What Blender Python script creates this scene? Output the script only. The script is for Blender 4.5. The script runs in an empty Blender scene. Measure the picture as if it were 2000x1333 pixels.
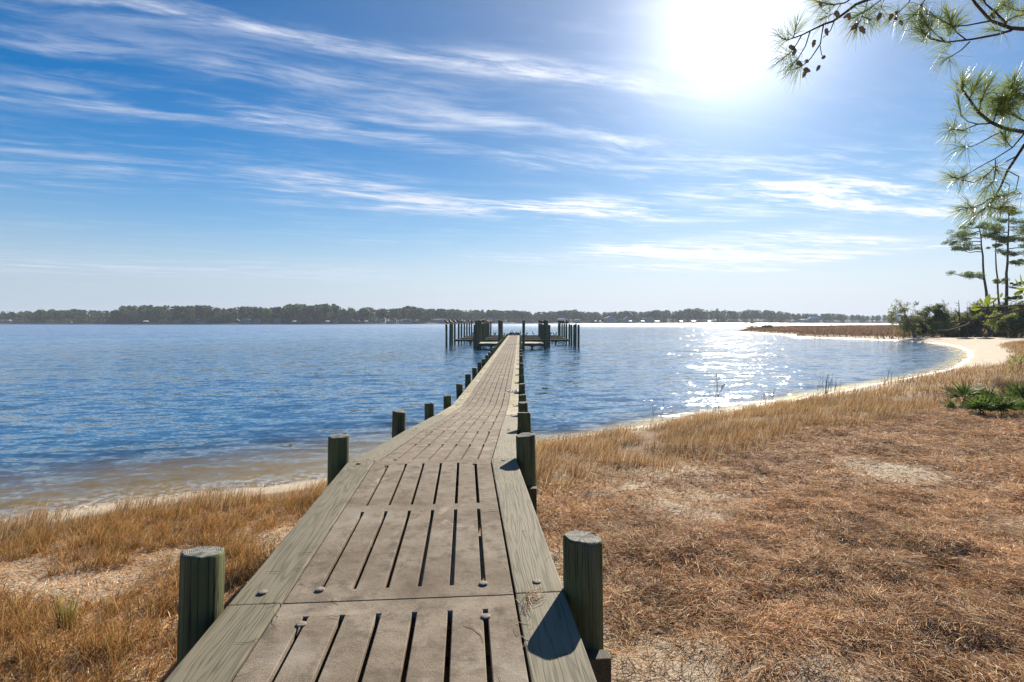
import bpy, bmesh, math, random
import numpy as np
from mathutils import Vector, Matrix

R = math.radians
rng = np.random.default_rng(11)
random.seed(11)
scn = bpy.context.scene
COL = scn.collection

# ------------------------------------------------------------------ camera
CAM_Z = 3.2                      # metres above the water (water level is z = 0)
F = 1100.0                       # focal length in photo pixels (2000 wide)
HY = 627.0                       # horizon row in the photo
cam_d = bpy.data.cameras.new("camera"); cam = bpy.data.objects.new("camera", cam_d)
COL.objects.link(cam); scn.camera = cam
cam.location = (0, 0, CAM_Z); cam.rotation_euler = (R(90), 0, 0)
cam_d.sensor_width = 36.0; cam_d.lens = F / 2000 * 36
cam_d.shift_y = -(666.5 - HY) / 2000
cam_d.clip_start = 0.05; cam_d.clip_end = 9000

# ------------------------------------------------------------------ node helpers
def nd(nt, typ, ins=None, **props):
    n = nt.nodes.new(typ)
    for k, v in props.items():
        setattr(n, k, v)
    for k, v in (ins or {}).items():
        s = n.inputs[k]
        if isinstance(v, bpy.types.NodeSocket):
            nt.links.new(v, s)
        else:
            s.default_value = v
    return n
def mt(nt, op, a, b=0.0, c=0.0, clamp=False):
    return nd(nt, 'ShaderNodeMath', {0: a, 1: b, 2: c}, operation=op, use_clamp=clamp).outputs[0]
def vm(nt, op, a, b=(0, 0, 0)):
    n = nd(nt, 'ShaderNodeVectorMath', {0: a, 1: b}, operation=op)
    return n.outputs['Value'] if op in ('DOT_PRODUCT', 'LENGTH') else n.outputs[0]
def mr(nt, v, a, b, c=0.0, d=1.0, smooth=False):
    return nd(nt, 'ShaderNodeMapRange', {0: v, 1: a, 2: b, 3: c, 4: d},
              interpolation_type='SMOOTHSTEP' if smooth else 'LINEAR').outputs[0]
def mixc(nt, f, a, b, blend='MIX'):
    n = nd(nt, 'ShaderNodeMix', data_type='RGBA', blend_type=blend)
    for s, v in ((n.inputs[0], f), (n.inputs[6], a), (n.inputs[7], b)):
        if isinstance(v, bpy.types.NodeSocket): nt.links.new(v, s)
        else: s.default_value = v if not (isinstance(v, tuple) and len(v) == 3) else (*v, 1)
    return n.outputs[2]
def noise(nt, vec, scale, detail=4.0, rough=0.55, dist=0.0, out='Fac'):
    return nd(nt, 'ShaderNodeTexNoise', {'Vector': vec, 'Scale': scale, 'Detail': detail,
              'Roughness': rough, 'Distortion': dist}).outputs[out]
def comb(nt, x, y, z=0.0):
    return nd(nt, 'ShaderNodeCombineXYZ', {0: x, 1: y, 2: z}).outputs[0]

# ------------------------------------------------------------------ sky and sun
SUN_AZ, SUN_EL = R(21.5), R(26.5)
S = Vector((math.sin(SUN_AZ) * math.cos(SUN_EL), math.cos(SUN_AZ) * math.cos(SUN_EL), math.sin(SUN_EL)))
world = bpy.data.worlds.new("World"); scn.world = world; world.use_nodes = True
wt = world.node_tree; wt.nodes.clear()
STR = 0.050
sky = nd(wt, 'ShaderNodeTexSky', sky_type='NISHITA', sun_disc=False, sun_elevation=SUN_EL, sun_rotation=SUN_AZ,
         altitude=0.0, air_density=1.0, dust_density=0.05, ozone_density=3.0)
skyg = nd(wt, 'ShaderNodeGamma', {'Color': sky.outputs[0], 'Gamma': 1.12}).outputs[0]
skyc = nd(wt, 'ShaderNodeHueSaturation', {'Hue': 0.503, 'Saturation': 1.72, 'Value': 1.0, 'Color': skyg}).outputs[0]
dirv = nd(wt, 'ShaderNodeTexCoord').outputs['Generated']
dirn = vm(wt, 'NORMALIZE', dirv)
sx = nd(wt, 'ShaderNodeSeparateXYZ', {0: dirn})
zc = mt(wt, 'MAXIMUM', sx.outputs[2], 0.012)
px_ = mt(wt, 'DIVIDE', sx.outputs[0], zc); py_ = mt(wt, 'DIVIDE', sx.outputs[1], zc)
# cirrus lies on a plane overhead; u runs along the streaks, v across them
cu = mt(wt, 'ADD', mt(wt, 'MULTIPLY', px_, .943), mt(wt, 'MULTIPLY', py_, .333))
sd = mt(wt, 'MAXIMUM', vm(wt, 'DOT_PRODUCT', dirn, tuple(S)), 0.0)
skyc = mixc(wt, mt(wt, 'POWER', sd, 3.0), skyc, mixc(wt, 1.0, skyc, (.74, .60, .52), 'MULTIPLY'))
cv0 = mt(wt, 'ADD', mt(wt, 'MULTIPLY', px_, -.333), mt(wt, 'MULTIPLY', py_, .943))
plane = comb(wt, px_, py_)
warp = mt(wt, 'SUBTRACT', noise(wt, plane, .55, 3), .5)
cv = mt(wt, 'ADD', cv0, mt(wt, 'MULTIPLY', warp, .55))
fib = noise(wt, comb(wt, mt(wt, 'MULTIPLY', cu, .75), mt(wt, 'MULTIPLY', cv, 3.0)), 1.0, 9, .64, .5)
fine = noise(wt, comb(wt, mt(wt, 'MULTIPLY', cu, 2.6), mt(wt, 'MULTIPLY', cv, 8.0), 3.0), 1.0, 7, .65, .5)
brk = noise(wt, comb(wt, mt(wt, 'MULTIPLY', cu, .8), mt(wt, 'MULTIPLY', cv, 1.1), 11.0), 1.0, 4, .55, .4)
fib2 = mt(wt, 'ADD', mt(wt, 'MULTIPLY', fib, .62), mt(wt, 'MULTIPLY', fine, .38))
mask = mr(wt, noise(wt, comb(wt, mt(wt, 'MULTIPLY', cu, .33), mt(wt, 'MULTIPLY', cv, .5), 7.3), 1.0, 3, .5), .40, .64, 0, 1, True)
dens = mt(wt, 'MULTIPLY', mr(wt, fib2, .45, .74, 0, 1, True), mt(wt, 'ADD', mt(wt, 'MULTIPLY', mask, .5), .06))
# long streaks of the same cirrus: (v, half width, u from, u to, gain)
for v0, w, u0, u1, g in ((2.10, .085, -2.0, 1.9, 1.25), (2.45, .13, -2.6, .7, .5), (2.95, .22, -2.4, 1.2, .7), (2.75, .15, 0, 3.4, .6),
                         (3.25, .18, .4, 4.6, .8), (4.05, .28, -1.9, 1.0, .6), (4.75, .40, -.9, 3.2, 1.9), (4.4, .35, 1.2, 4.4, 1.3), (3.45, .4, 2.4, 6.5, 2.2),
                         (6.9, .8, 3.0, 8.6, 2.8), (8.3, .4, 1.5, 4.5, .7), (12.6, 1.9, -10, 3.5, 1.5), (1.55, .12, -2.4, .4, .35), (5.2, .55, 4.0, 9.0, 1.5), (8.9, .8, 4.2, 9.5, 1.6)):
    t = mt(wt, 'DIVIDE', mt(wt, 'SUBTRACT', cv, v0), w)
    band = mt(wt, 'POWER', 2.718, mt(wt, 'MULTIPLY', mt(wt, 'MULTIPLY', t, t), -1.0))
    soft = .25 * (u1 - u0)
    ends = mt(wt, 'MULTIPLY', mr(wt, cu, u0, u0 + soft, 0, 1, True), mr(wt, cu, u1 - soft, u1, 1, 0, True))
    tex = mt(wt, 'MULTIPLY', mr(wt, fib2, .40, .66, .03, 1.0, True), mr(wt, brk, .36, .62, .85 if v0 in (2.10, 13.2, 6.9) else .2, 1.0, True))
    dens = mt(wt, 'ADD', dens, mt(wt, 'MULTIPLY', mt(wt, 'MULTIPLY', band, ends), mt(wt, 'MULTIPLY', tex, g)))
hor = mr(wt, sx.outputs[2], .015, .10, .35, 1.0, True)
dens = mt(wt, 'MULTIPLY', mt(wt, 'MULTIPLY', dens, hor), 1.0, clamp=True)
near = mt(wt, 'POWER', sd, 9.0)
cloudc = mixc(wt, near, (6.9, 7.6, 9.2), (11.0, 11.2, 11.6))
# pale air low over the horizon, cirrus in front of it, then the glow of sunlight in the thin cirrus round the sun
low = mt(wt, 'POWER', mr(wt, sx.outputs[2], -.01, .40, 1.0, 0.0, True), 1.9)
lowc = mixc(wt, mt(wt, 'POWER', sd, 3.0), (5.1, 6.0, 7.5), (7.0, 7.8, 9.0))
c1 = mixc(wt, mt(wt, 'MULTIPLY', low, .97), skyc, lowc)
c1 = mixc(wt, dens, c1, cloudc)
glow = mt(wt, 'ADD', mt(wt, 'MULTIPLY', mt(wt, 'POWER', sd, 140.0), 9.0),
          mt(wt, 'ADD', mt(wt, 'MULTIPLY', mt(wt, 'POWER', sd, 34.0), 3.6), mt(wt, 'MULTIPLY', mt(wt, 'POWER', sd, 5.0), 2.3)))
gl = nd(wt, 'ShaderNodeCombineXYZ', {0: glow, 1: mt(wt, 'MULTIPLY', glow, .97), 2: glow}).outputs[0]
c2 = vm(wt, 'ADD', c1, gl)
bg = nd(wt, 'ShaderNodeBackground', {'Color': c2, 'Strength': STR})
wo = nd(wt, 'ShaderNodeOutputWorld', {'Surface': bg.outputs[0]})
world.cycles.sampling_method = 'MANUAL'; world.cycles.sample_map_resolution = 512

sun_d = bpy.data.lights.new("sun", 'SUN'); sun = bpy.data.objects.new("sun", sun_d); COL.objects.link(sun)
sun_d.energy = 5.0; sun_d.angle = R(0.53); sun_d.color = (1.0, .90, .76)
sun.rotation_euler = S.to_track_quat('Z', 'Y').to_euler(); sun.location = (20, 50, 40)

vs = scn.view_settings
vs.view_transform = 'Standard'; vs.look = 'None'; vs.exposure = 0.95; vs.gamma = 1.0; vs.use_curve_mapping = False
scn.cycles.use_denoising = True
scn.cycles.max_bounces = 5; scn.cycles.diffuse_bounces = 3; scn.cycles.glossy_bounces = 2; scn.cycles.transmission_bounces = 3; scn.cycles.volume_bounces = 0; scn.cycles.transparent_max_bounces = 8
scn.cycles.caustics_reflective = False; scn.cycles.caustics_refractive = False
scn.cycles.sample_clamp_indirect = 6.0; scn.cycles.sample_clamp_direct = 0.0

# ------------------------------------------------------------------ object helpers
def P(x, y, d):
    """photo pixel at a known distance -> world point"""
    return Vector(((x - 1000) / F * d, d, CAM_Z - (y - HY) / F * d))
def W(x, y, z=0.0):
    """photo pixel on the level z -> world x, y"""
    d = (CAM_Z - z) * F / (y - HY)
    return ((x - 1000) / F * d, d)
def tag(o, label=None, cat=None, group=None, kind=None):
    if label: o['label'] = label
    if cat: o['category'] = cat
    if group: o['group'] = group
    if kind: o['kind'] = kind
    return o
def par(o, parent):
    if parent is not None:
        o.parent = parent
        o.matrix_parent_inverse = Matrix.Translation(-Vector(parent.location)) if parent.parent is None else Matrix()
    return o
def empty(name, loc, label, cat, group=None):
    e = bpy.data.objects.new(name, None); COL.objects.link(e); e.location = loc
    e.empty_display_size = .2
    return tag(e, label, cat, group)
def link(name, me, parent=None, mat=None):
    if mat is not None and not me.materials: me.materials.append(mat)
    o = bpy.data.objects.new(name, me); COL.objects.link(o)
    return par(o, parent)
def np_mesh(name, v, f, mat=None, smooth=False, col=None, attrs=None):
    v = np.asarray(v, dtype=np.float32); f = np.asarray(f, dtype=np.int32)
    me = bpy.data.meshes.new(name); n, k = f.shape
    me.vertices.add(len(v)); me.vertices.foreach_set('co', v.ravel())
    me.loops.add(n * k); me.loops.foreach_set('vertex_index', f.ravel())
    me.polygons.add(n); me.polygons.foreach_set('loop_start', np.arange(n, dtype=np.int32) * k)
    if smooth: me.polygons.foreach_set('use_smooth', np.ones(n, dtype=bool))
    else: me.polygons.foreach_set('use_smooth', np.zeros(n, dtype=bool))
    me.update(calc_edges=True)
    if col is not None:
        a = me.color_attributes.new('Col', 'FLOAT_COLOR', 'POINT')
        a.data.foreach_set('color', np.c_[col, np.ones(len(col))].astype(np.float32).ravel())
    for nm, d in (attrs or {}).items():
        a = me.attributes.new(nm, 'FLOAT', 'POINT'); a.data.foreach_set('value', np.asarray(d, dtype=np.float32))
    if mat: me.materials.append(mat)
    return me

class MB:
    """collects shapes for ONE mesh"""
    def __init__(s): s.v = []; s.f = []; s.sm = []
    def add(s, vs, fs, sm=False):
        b = len(s.v); s.v += [tuple(p) for p in vs]
        s.f += [tuple(i + b for i in q) for q in fs]; s.sm += [sm] * len(fs)
    def box(s, x0, x1, y0, y1, z0, z1, M=None):
        vs = [Vector((x, y, z)) for z in (z0, z1) for y in (y0, y1) for x in (x0, x1)]
        if M is not None: vs = [M @ p for p in vs]
        s.add(vs, [(0, 2, 3, 1), (4, 5, 7, 6), (0, 1, 5, 4), (2, 6, 7, 3), (0, 4, 6, 2), (1, 3, 7, 5)])
    def tube(s, pts, rad, seg=6, cap=True):
        pts = [Vector(p) for p in pts]; n = len(pts)
        if not hasattr(rad, '__len__'): rad = [rad] * n
        vs = []; ref = Vector((.31, .12, .94))
        for i, p in enumerate(pts):
            t = (pts[min(i + 1, n - 1)] - pts[max(i - 1, 0)])
            t = t.normalized() if t.length > 1e-9 else Vector((0, 0, 1))
            a = t.cross(ref)
            if a.length < .05: a = t.cross(Vector((1, 0, 0)))
            a.normalize(); b = t.cross(a)
            for k in range(seg):
                an = 2 * math.pi * k / seg
                vs.append(p + (a * math.cos(an) + b * math.sin(an)) * rad[i])
        fs = [(i * seg + k, i * seg + (k + 1) % seg, (i + 1) * seg + (k + 1) % seg, (i + 1) * seg + k)
              for i in range(n - 1) for k in range(seg)]
        if cap: fs += [tuple(range(seg - 1, -1, -1)), tuple(range((n - 1) * seg, n * seg))]
        s.add(vs, fs, True)
    def mesh(s, name, mat=None):
        me = bpy.data.meshes.new(name); me.from_pydata(s.v, [], s.f); me.update()
        me.polygons.foreach_set('use_smooth', s.sm)
        if mat: me.materials.append(mat)
        return me
    def build(s, name, mat, parent=None):
        return link(name, s.mesh(name, mat), parent)
def bevelled(me, w, seg=2):
    bm = bmesh.new(); bm.from_mesh(me)
    bmesh.ops.bevel(bm, geom=list(bm.edges), offset=w, segments=seg, affect='EDGES', profile=.6)
    bm.to_mesh(me); bm.free(); return me

_tab = np.random.default_rng(5).random((256, 256))
def vnoise(x, y, s=0):
    x = np.asarray(x, float) + 37.7 * s; y = np.asarray(y, float) + 91.3 * s
    xi = np.floor(x).astype(int); yi = np.floor(y).astype(int); fx = x - xi; fy = y - yi
    fx = fx * fx * (3 - 2 * fx); fy = fy * fy * (3 - 2 * fy)
    g = lambda a, b: _tab[a % 256, b % 256]
    return (g(xi, yi) * (1 - fx) + g(xi + 1, yi) * fx) * (1 - fy) + (g(xi, yi + 1) * (1 - fx) + g(xi + 1, yi + 1) * fx) * fy
def fbm(x, y, o=4, s=0):
    r = 0; a = .5; t = 0
    for i in range(o):
        r = r + a * vnoise(np.asarray(x) * 2 ** i, np.asarray(y) * 2 ** i, s + i); t += a; a *= .5
    return r / t
def sstep(a, b, x):
    t = np.clip((x - a) / (b - a), 0, 1); return t * t * (3 - 2 * t)

# ------------------------------------------------------------------ materials
def mat(name):
    m = bpy.data.materials.new(name); m.use_nodes = True; m.node_tree.nodes.clear(); return m, m.node_tree
def out(nt, sh): nd(nt, 'ShaderNodeOutputMaterial', {'Surface': sh})
def prin(nt, color, rough=.8, normal=None, spec=.3, metal=0.0):
    ins = {'Base Color': color if isinstance(color, bpy.types.NodeSocket) else (*color, 1), 'Roughness': rough,
           'Specular IOR Level': spec, 'Metallic': metal}
    if normal is not None: ins['Normal'] = normal
    return nd(nt, 'ShaderNodeBsdfPrincipled', ins).outputs[0]
def bump(nt, h, dist, strength=1.0):
    return nd(nt, 'ShaderNodeBump', {'Height': h, 'Distance': dist, 'Strength': strength}).outputs[0]
def objco(nt, scale=(1, 1, 1), jitter=True):
    c = nd(nt, 'ShaderNodeTexCoord').outputs['Object']
    if jitter:
        r = nd(nt, 'ShaderNodeObjectInfo').outputs['Random']
        c = vm(nt, 'ADD', c, comb(nt, mt(nt, 'MULTIPLY', r, 31.0), mt(nt, 'MULTIPLY', r, 17.0), mt(nt, 'MULTIPLY', r, 53.0)))
    return vm(nt, 'MULTIPLY', c, scale)

def wood_mat(name, ca, cb, cdark, algae=(0, 0, 0), algae_amt=0.0, white_amt=0.0, axis=1):
    m, nt = mat(name)
    st = [9, 9, 9]; st[axis] = .55
    c = objco(nt, tuple(st))
    ring = noise(nt, c, 1.0, 3, .5, .35)
    rings = mt(nt, 'FRACT', mt(nt, 'MULTIPLY', ring, 11.0))
    rings = mt(nt, 'MULTIPLY', rings, mt(nt, 'SUBTRACT', 1.0, rings)); rings = mt(nt, 'MULTIPLY', rings, 4.0)
    st2 = [95, 95, 95]; st2[axis] = 2.2
    fibre = noise(nt, objco(nt, tuple(st2)), 1.0, 4, .6)
    big = noise(nt, objco(nt, (1.6, 1.6, 1.6)), 1.0, 4, .6)
    col = mixc(nt, mr(nt, rings, .15, .9), cb, ca)
    col = mixc(nt, mr(nt, fibre, .56, .78, 0, .75), col, cdark)
    col = mixc(nt, mr(nt, big, .48, .75, 0, .55), col, cdark)
    sp = noise(nt, objco(nt, (14, 14, 14)), 1.0, 5, .7)
    col = mixc(nt, mr(nt, sp, .66, .76, 0, .35), col, (.34, .33, .25))
    if algae_amt:
        al = noise(nt, objco(nt, (2.2, .8, 2.2)), 1.0, 5, .65)
        col = mixc(nt, mr(nt, al, .62 - algae_amt * .3, .72, 0, .9), col, algae)
    if white_amt:
        wh = noise(nt, objco(nt, (7, 4, 7)), 1.0, 5, .6)
        wl = noise(nt, objco(nt, (.9, .5, .9)), 1.0, 2, .6)
        col = mixc(nt, mt(nt, 'MULTIPLY', mr(nt, wh, .5, .64), mr(nt, wl, .62 - white_amt * .3, .75)), col, (.66, .64, .60))
    h = mt(nt, 'ADD', mt(nt, 'MULTIPLY', rings, .5), fibre)
    out(nt, prin(nt, col, .78, bump(nt, h, .0022), .3)); return m
M_beam = wood_mat('weathered_plank', (.195, .172, .115), (.120, .108, .068), (.058, .052, .034))
M_beam_far = wood_mat('mossy_plank', (.30, .25, .16), (.20, .16, .09), (.10, .08, .045), (.24, .23, .05), .55, .75)
M_under = wood_mat('dark_timber', (.085, .075, .045), (.06, .055, .032), (.03, .028, .018))
M_boards = wood_mat('bleached_boards', (.42, .38, .29), (.33, .29, .21), (.20, .17, .12), (.26, .27, .05), .25, .4, axis=0)
M_moss = wood_mat('mossy_catwalk', (.38, .34, .22), (.26, .23, .14), (.14, .12, .07), (.30, .34, .05), .5, .4, axis=0)

def piling_mat(name, ca, cb, cd):
    m, nt = mat(name)
    c = nd(nt, 'ShaderNodeTexCoord').outputs['Object']; sp = nd(nt, 'ShaderNodeSeparateXYZ', {0: c})
    r = vm(nt, 'LENGTH', comb(nt, sp.outputs[0], sp.outputs[1]))
    wob = noise(nt, objco(nt, (7, 7, 7)), 1.0, 3)
    rg = mt(nt, 'FRACT', mt(nt, 'MULTIPLY', mt(nt, 'ADD', r, mt(nt, 'MULTIPLY', wob, .035)), 95.0))
    rg = mt(nt, 'MULTIPLY', mt(nt, 'MULTIPLY', rg, mt(nt, 'SUBTRACT', 1.0, rg)), 4.0)
    blotch = noise(nt, objco(nt, (16, 16, 16)), 1.0, 5, .6)
    top = mixc(nt, rg, (.10, .10, .085), (.30, .295, .25))
    top = mixc(nt, mr(nt, blotch, .5, .66, 0, .8), top, (.055, .055, .045))
    top = mixc(nt, mr(nt, blotch, .30, .40, .7, 0), top, (.25, .24, .09))
    st = noise(nt, objco(nt, (26, 26, .9)), 1.0, 5, .62)
    st2 = noise(nt, objco(nt, (90, 90, 2.5)), 1.0, 3, .6)
    big = noise(nt, objco(nt, (3.5, 3.5, 1.6)), 1.0, 4, .6)
    side = mixc(nt, mr(nt, st, .3, .7), ca, cb)
    side = mixc(nt, mr(nt, big, .42, .7, 0, .8), side, cd)
    side = mixc(nt, mr(nt, st2, .6, .75, 0, .6), side, (.02, .022, .014))
    ck = noise(nt, objco(nt, (38, 38, .55)), 1.0, 2, .5, .2)
    crack = mr(nt, mt(nt, 'ABSOLUTE', mt(nt, 'SUBTRACT', ck, .5)), .0, .028, 1.0, 0.0)
    crack = mt(nt, 'MULTIPLY', crack, mr(nt, big, .34, .48))
    side = mixc(nt, mt(nt, 'MULTIPLY', crack, .85), side, (.012, .012, .008))
    kn = nd(nt, 'ShaderNodeTexVoronoi', {'Vector': objco(nt, (5, 5, 2.6)), 'Scale': 1.0}).outputs['Distance']
    side = mixc(nt, mr(nt, kn, .06, .16, .8, 0), side, (.035, .025, .014))
    grey = noise(nt, objco(nt, (9, 9, 2.0)), 1.0, 4, .6)
    side = mixc(nt, mr(nt, grey, .55, .72, 0, .55), side, (.17, .155, .105))
    ang = mt(nt, 'ARCTAN2', sp.outputs[1], sp.outputs[0])
    rn = nd(nt, 'ShaderNodeObjectInfo').outputs['Random']
    rad = noise(nt, comb(nt, mt(nt, 'MULTIPLY', ang, 2.2), mt(nt, 'MULTIPLY', r, 4.0), mt(nt, 'MULTIPLY', rn, 40.0)), 1.0, 2, .5)
    chk = mr(nt, mt(nt, 'ABSOLUTE', mt(nt, 'SUBTRACT', rad, .5)), .0, .022, 1.0, 0.0)
    top = mixc(nt, mt(nt, 'MULTIPLY', chk, .85), top, (.02, .018, .012))
    nz = nd(nt, 'ShaderNodeSeparateXYZ', {0: nd(nt, 'ShaderNodeNewGeometry').outputs['Normal']}).outputs[2]
    topf = mr(nt, nz, .6, .8)
    rim = mt(nt, 'MULTIPLY', topf, mr(nt, r, .094, .108))
    col = mixc(nt, topf, side, top)
    col = mixc(nt, mt(nt, 'MULTIPLY', rim, .8), col, (.33, .34, .22))
    h = mt(nt, 'SUBTRACT', mixc(nt, topf, st2, rg), mt(nt, 'MULTIPLY', mixc(nt, topf, crack, chk), 1.5))
    out(nt, prin(nt, col, .82, bump(nt, h, .003), .25)); return m
M_pile = piling_mat('green_treated_piling', (.135, .150, .055), (.058, .072, .028), (.080, .062, .032))
M_pile2 = piling_mat('mooring_piling_wood', (.120, .130, .062), (.068, .080, .040), (.090, .078, .048))

def concrete_mat():
    m, nt = mat('mottled_concrete')
    c = objco(nt); big = noise(nt, c, 2.6, 6, .62, .3); mid = noise(nt, c, 9.0, 6, .65); fine = noise(nt, c, 140.0, 4, .7)
    col = mixc(nt, mr(nt, big, .34, .66), (.200, .155, .107), (.33, .275, .205))
    col = mixc(nt, mr(nt, mid, .48, .70, 0, .9), col, (.115, .090, .064))
    col = mixc(nt, mr(nt, fine, .50, .70, 0, .75), col, (.095, .074, .052))
    col = mixc(nt, mr(nt, fine, .28, .42, .45, 0), col, (.36, .32, .27))
    rust = noise(nt, vm(nt, 'ADD', c, (5.1, 2.2, 0)), 6.0, 4, .6)
    col = mixc(nt, mr(nt, rust, .64, .74, 0, .35), col, (.25, .15, .075))
    sp = nd(nt, 'ShaderNodeTexVoronoi', {'Vector': c, 'Scale': 11.0}).outputs['Distance']
    col = mixc(nt, mt(nt, 'MULTIPLY', mr(nt, sp, .05, .11, .75, 0), mr(nt, rust, .45, .6)), col, (.40, .25, .12))
    pale = noise(nt, vm(nt, 'ADD', c, (1.7, 8.2, 0)), 1.5, 3, .5)
    col = mixc(nt, mr(nt, pale, .60, .72, 0, .6), col, (.38, .34, .28))
    rn = nd(nt, 'ShaderNodeObjectInfo').outputs['Random']
    stain = noise(nt, vm(nt, 'ADD', objco(nt, (1.0, .55, 1.0)), (3.3, 7.7, 1.1)), 3.4, 5, .7, .6)
    col = mixc(nt, mr(nt, stain, .55, .72, 0, .7), col, (.085, .068, .050))
    sandy = noise(nt, vm(nt, 'ADD', c, (9.1, 4.4, 2.0)), 2.0, 5, .65, .5)
    col = mixc(nt, mt(nt, 'MULTIPLY', mr(nt, sandy, .60, .68, 0, .85), mr(nt, fine, .35, .55)), col, (.44, .37, .28))
    col = nd(nt, 'ShaderNodeHueSaturation', {'Value': mr(nt, rn, 0, 1, .74, .98), 'Color': col}).outputs[0]
    out(nt, prin(nt, col, .9, bump(nt, mt(nt, 'ADD', mt(nt, 'MULTIPLY', fine, .5), mid), .005), .2)); return m
M_conc = concrete_mat()
def plain(name, c, rough=.6, spec=.3, metal=0.0, var=.25, scale=8.0):
    m, nt = mat(name)
    n = noise(nt, objco(nt), scale, 5, .6)
    col = mixc(nt, mr(nt, n, .3, .7), tuple(x * (1 - var) for x in c), tuple(min(1, x * (1 + var)) for x in c))
    out(nt, prin(nt, col, rough, bump(nt, n, .01, .3), spec, metal)); return m
M_bolt = plain('galvanised_bolt', (.25, .215, .18), .8, .15, 0, .55, 60)
M_bird = plain('black_plumage', (.018, .017, .016), .6)
M_bark = plain('pine_bark', (.085, .055, .042), .9, .15, 0, .45, 14)
M_bark_grey = plain('grey_bark', (.15, .125, .10), .9, .15, 0, .4, 6)
M_cone = plain('pine_cone_brown', (.26, .18, .13), .85, .15, 0, .4, 70)
M_shell = plain('shell_white', (.62, .63, .66), .5, .4, 0, .2, 30)

def leafy(name, tint=(1, 1, 1), trans=.45, rough=.5, attr=True, base=(.06, .09, .02), spec=.25):
    m, nt = mat(name)
    if attr: c = nd(nt, 'ShaderNodeAttribute', attribute_name='Col').outputs['Color']
    else:
        n = noise(nt, objco(nt), 5.0, 4)
        c = mixc(nt, mr(nt, n, .3, .7), tuple(b * .7 for b in base), tuple(b * 1.35 for b in base))
    c = mixc(nt, 1.0, c, tint, 'MULTIPLY')
    a = prin(nt, c, rough, None, spec)
    b = nd(nt, 'ShaderNodeBsdfTranslucent', {'Color': c}).outputs[0]
    out(nt, nd(nt, 'ShaderNodeMixShader', {0: trans, 1: a, 2: b}).outputs[0]); return m
M_grass = leafy('dry_grass', trans=.5, rough=.7, spec=.1)
M_straw = leafy('pine_straw', trans=.25, rough=.7, spec=.08)
M_needle = leafy('pine_needles', tint=(2.0, 1.9, 1.6), trans=.55, rough=.4, spec=.4)
M_leaf = leafy('leaf_clumps', tint=(1.95, 1.9, 1.6), trans=.55, rough=.7, spec=.08)
M_bay = leafy('waxy_leaf', trans=.6, rough=.35, attr=False, base=(.17, .21, .03), spec=.4)
M_palm = leafy('palmetto_leaf', trans=.45, rough=.55, attr=False, base=(.095, .15, .03), spec=.15)
M_reed = leafy('dry_reed', trans=.2, attr=False, base=(.10, .075, .05))

# ------------------------------------------------------------------ terrain
shore_px = [(0, 1020), (200, 985), (400, 962), (640, 935), (850, 900), (1048, 868), (1200, 842), (1300, 822), (1400, 806), (1500, 790),
            (1600, 772), (1700, 752), (1800, 733), (1850, 722), (1880, 709), (1892, 697), (1890, 687), (1872, 678), (1840, 672), (1790, 667.5),
            (1740, 665), (1640, 661), (1545, 658.5), (1560, 655.5), (1500, 652), (1438, 648.5), (1475, 643.5), (1540, 641), (1640, 639.5), (1800, 639), (2150, 638.5)]
shore = [(-60, -12), (-30, 1.5), (-15, 6.3)] + [W(x, y) for x, y in shore_px] + [(900, 420), (900, -80), (-60, -80)]
POLY = np.array(shore)
far_px = [(-400, 633.2), (0, 633), (200, 633.4), (400, 633.4), (600, 633.2), (800, 632.6), (1000, 631.8), (1200, 631.3), (1500, 631.2), (1700, 631.5), (2000, 631.8), (2400, 632)]
FARP = np.array([W(x, y) for x, y in far_px])
def sdist(x, y):
    """signed distance inland (positive on land)"""
    x = np.asarray(x, float); y = np.asarray(y, float)
    d = np.full(x.shape, 1e9); ins = np.zeros(x.shape, bool); n = len(POLY)
    for i in range(n):
        ax, ay = POLY[i]; bx, by = POLY[(i + 1) % n]
        ex, ey = bx - ax, by - ay
        t = np.clip(((x - ax) * ex + (y - ay) * ey) / (ex * ex + ey * ey), 0, 1)
        d = np.minimum(d, np.hypot(x - ax - t * ex, y - ay - t * ey))
        c = ((ay > y) != (by > y))
        xi = ax + (y - ay) * ex / (ey if abs(ey) > 1e-9 else 1e-9)
        ins ^= c & (x < xi)
    near_s = np.where(ins, d, -d)
    fy = np.interp(x, FARP[:, 0], FARP[:, 1])
    return np.maximum(near_s, y - fy)
def height(x, y, s=None):
    if s is None: s = sdist(x, y)
    s = s + (fbm(x * .9, y * .9, 3, 3) - .5) * .5 * sstep(3, 12, np.hypot(x, y) + 4)
    land = .95 * (1 - np.exp(-np.maximum(s, 0) / 4.2)) + .010 * np.minimum(np.maximum(s, 0), 40)
    marsh = sstep(70, 100, y) * (1 - sstep(400, 500, y))
    land = land * (1 - marsh) + np.minimum(land, .38 + .1 * fbm(x * .2, y * .2, 2, 8)) * marsh
    w = np.maximum(-s, 0)
    sea = -np.minimum((.030 + .11 * sstep(-1, 2, x)) * w + .003 * w * w, 6.0)
    z = np.where(s > 0, land, sea)
    z = z + np.where(y > 450, np.clip(s, 0, 90) * .012, 0)
    dist = np.hypot(x, y)
    amp = sstep(.8, 3, s) * (1 - sstep(25, 60, dist))
    return z + amp * ((fbm(x * .45, y * .45, 3, 1) - .5) * .30 + (fbm(x * 2.2, y * 2.2, 3, 2) - .5) * .09)
def grass_start(x, y):
    """width of bare sand between the water and the grass"""
    return np.where(x < -.6, 1.25, .8 + .5 * sstep(1.5, 4, x)) + (1.6 + 6 * sstep(60, 74, y)) * sstep(24, 33, x) * sstep(26, 36, y) * (1 - sstep(92, 105, y))
def grass_end(x, y):
    return np.where(x < -.6, 3.3, 5.2) + (fbm(x * .5, y * .5, 3, 5) - .5) * 2.4 + 6 * sstep(12, 22, y)
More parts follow.
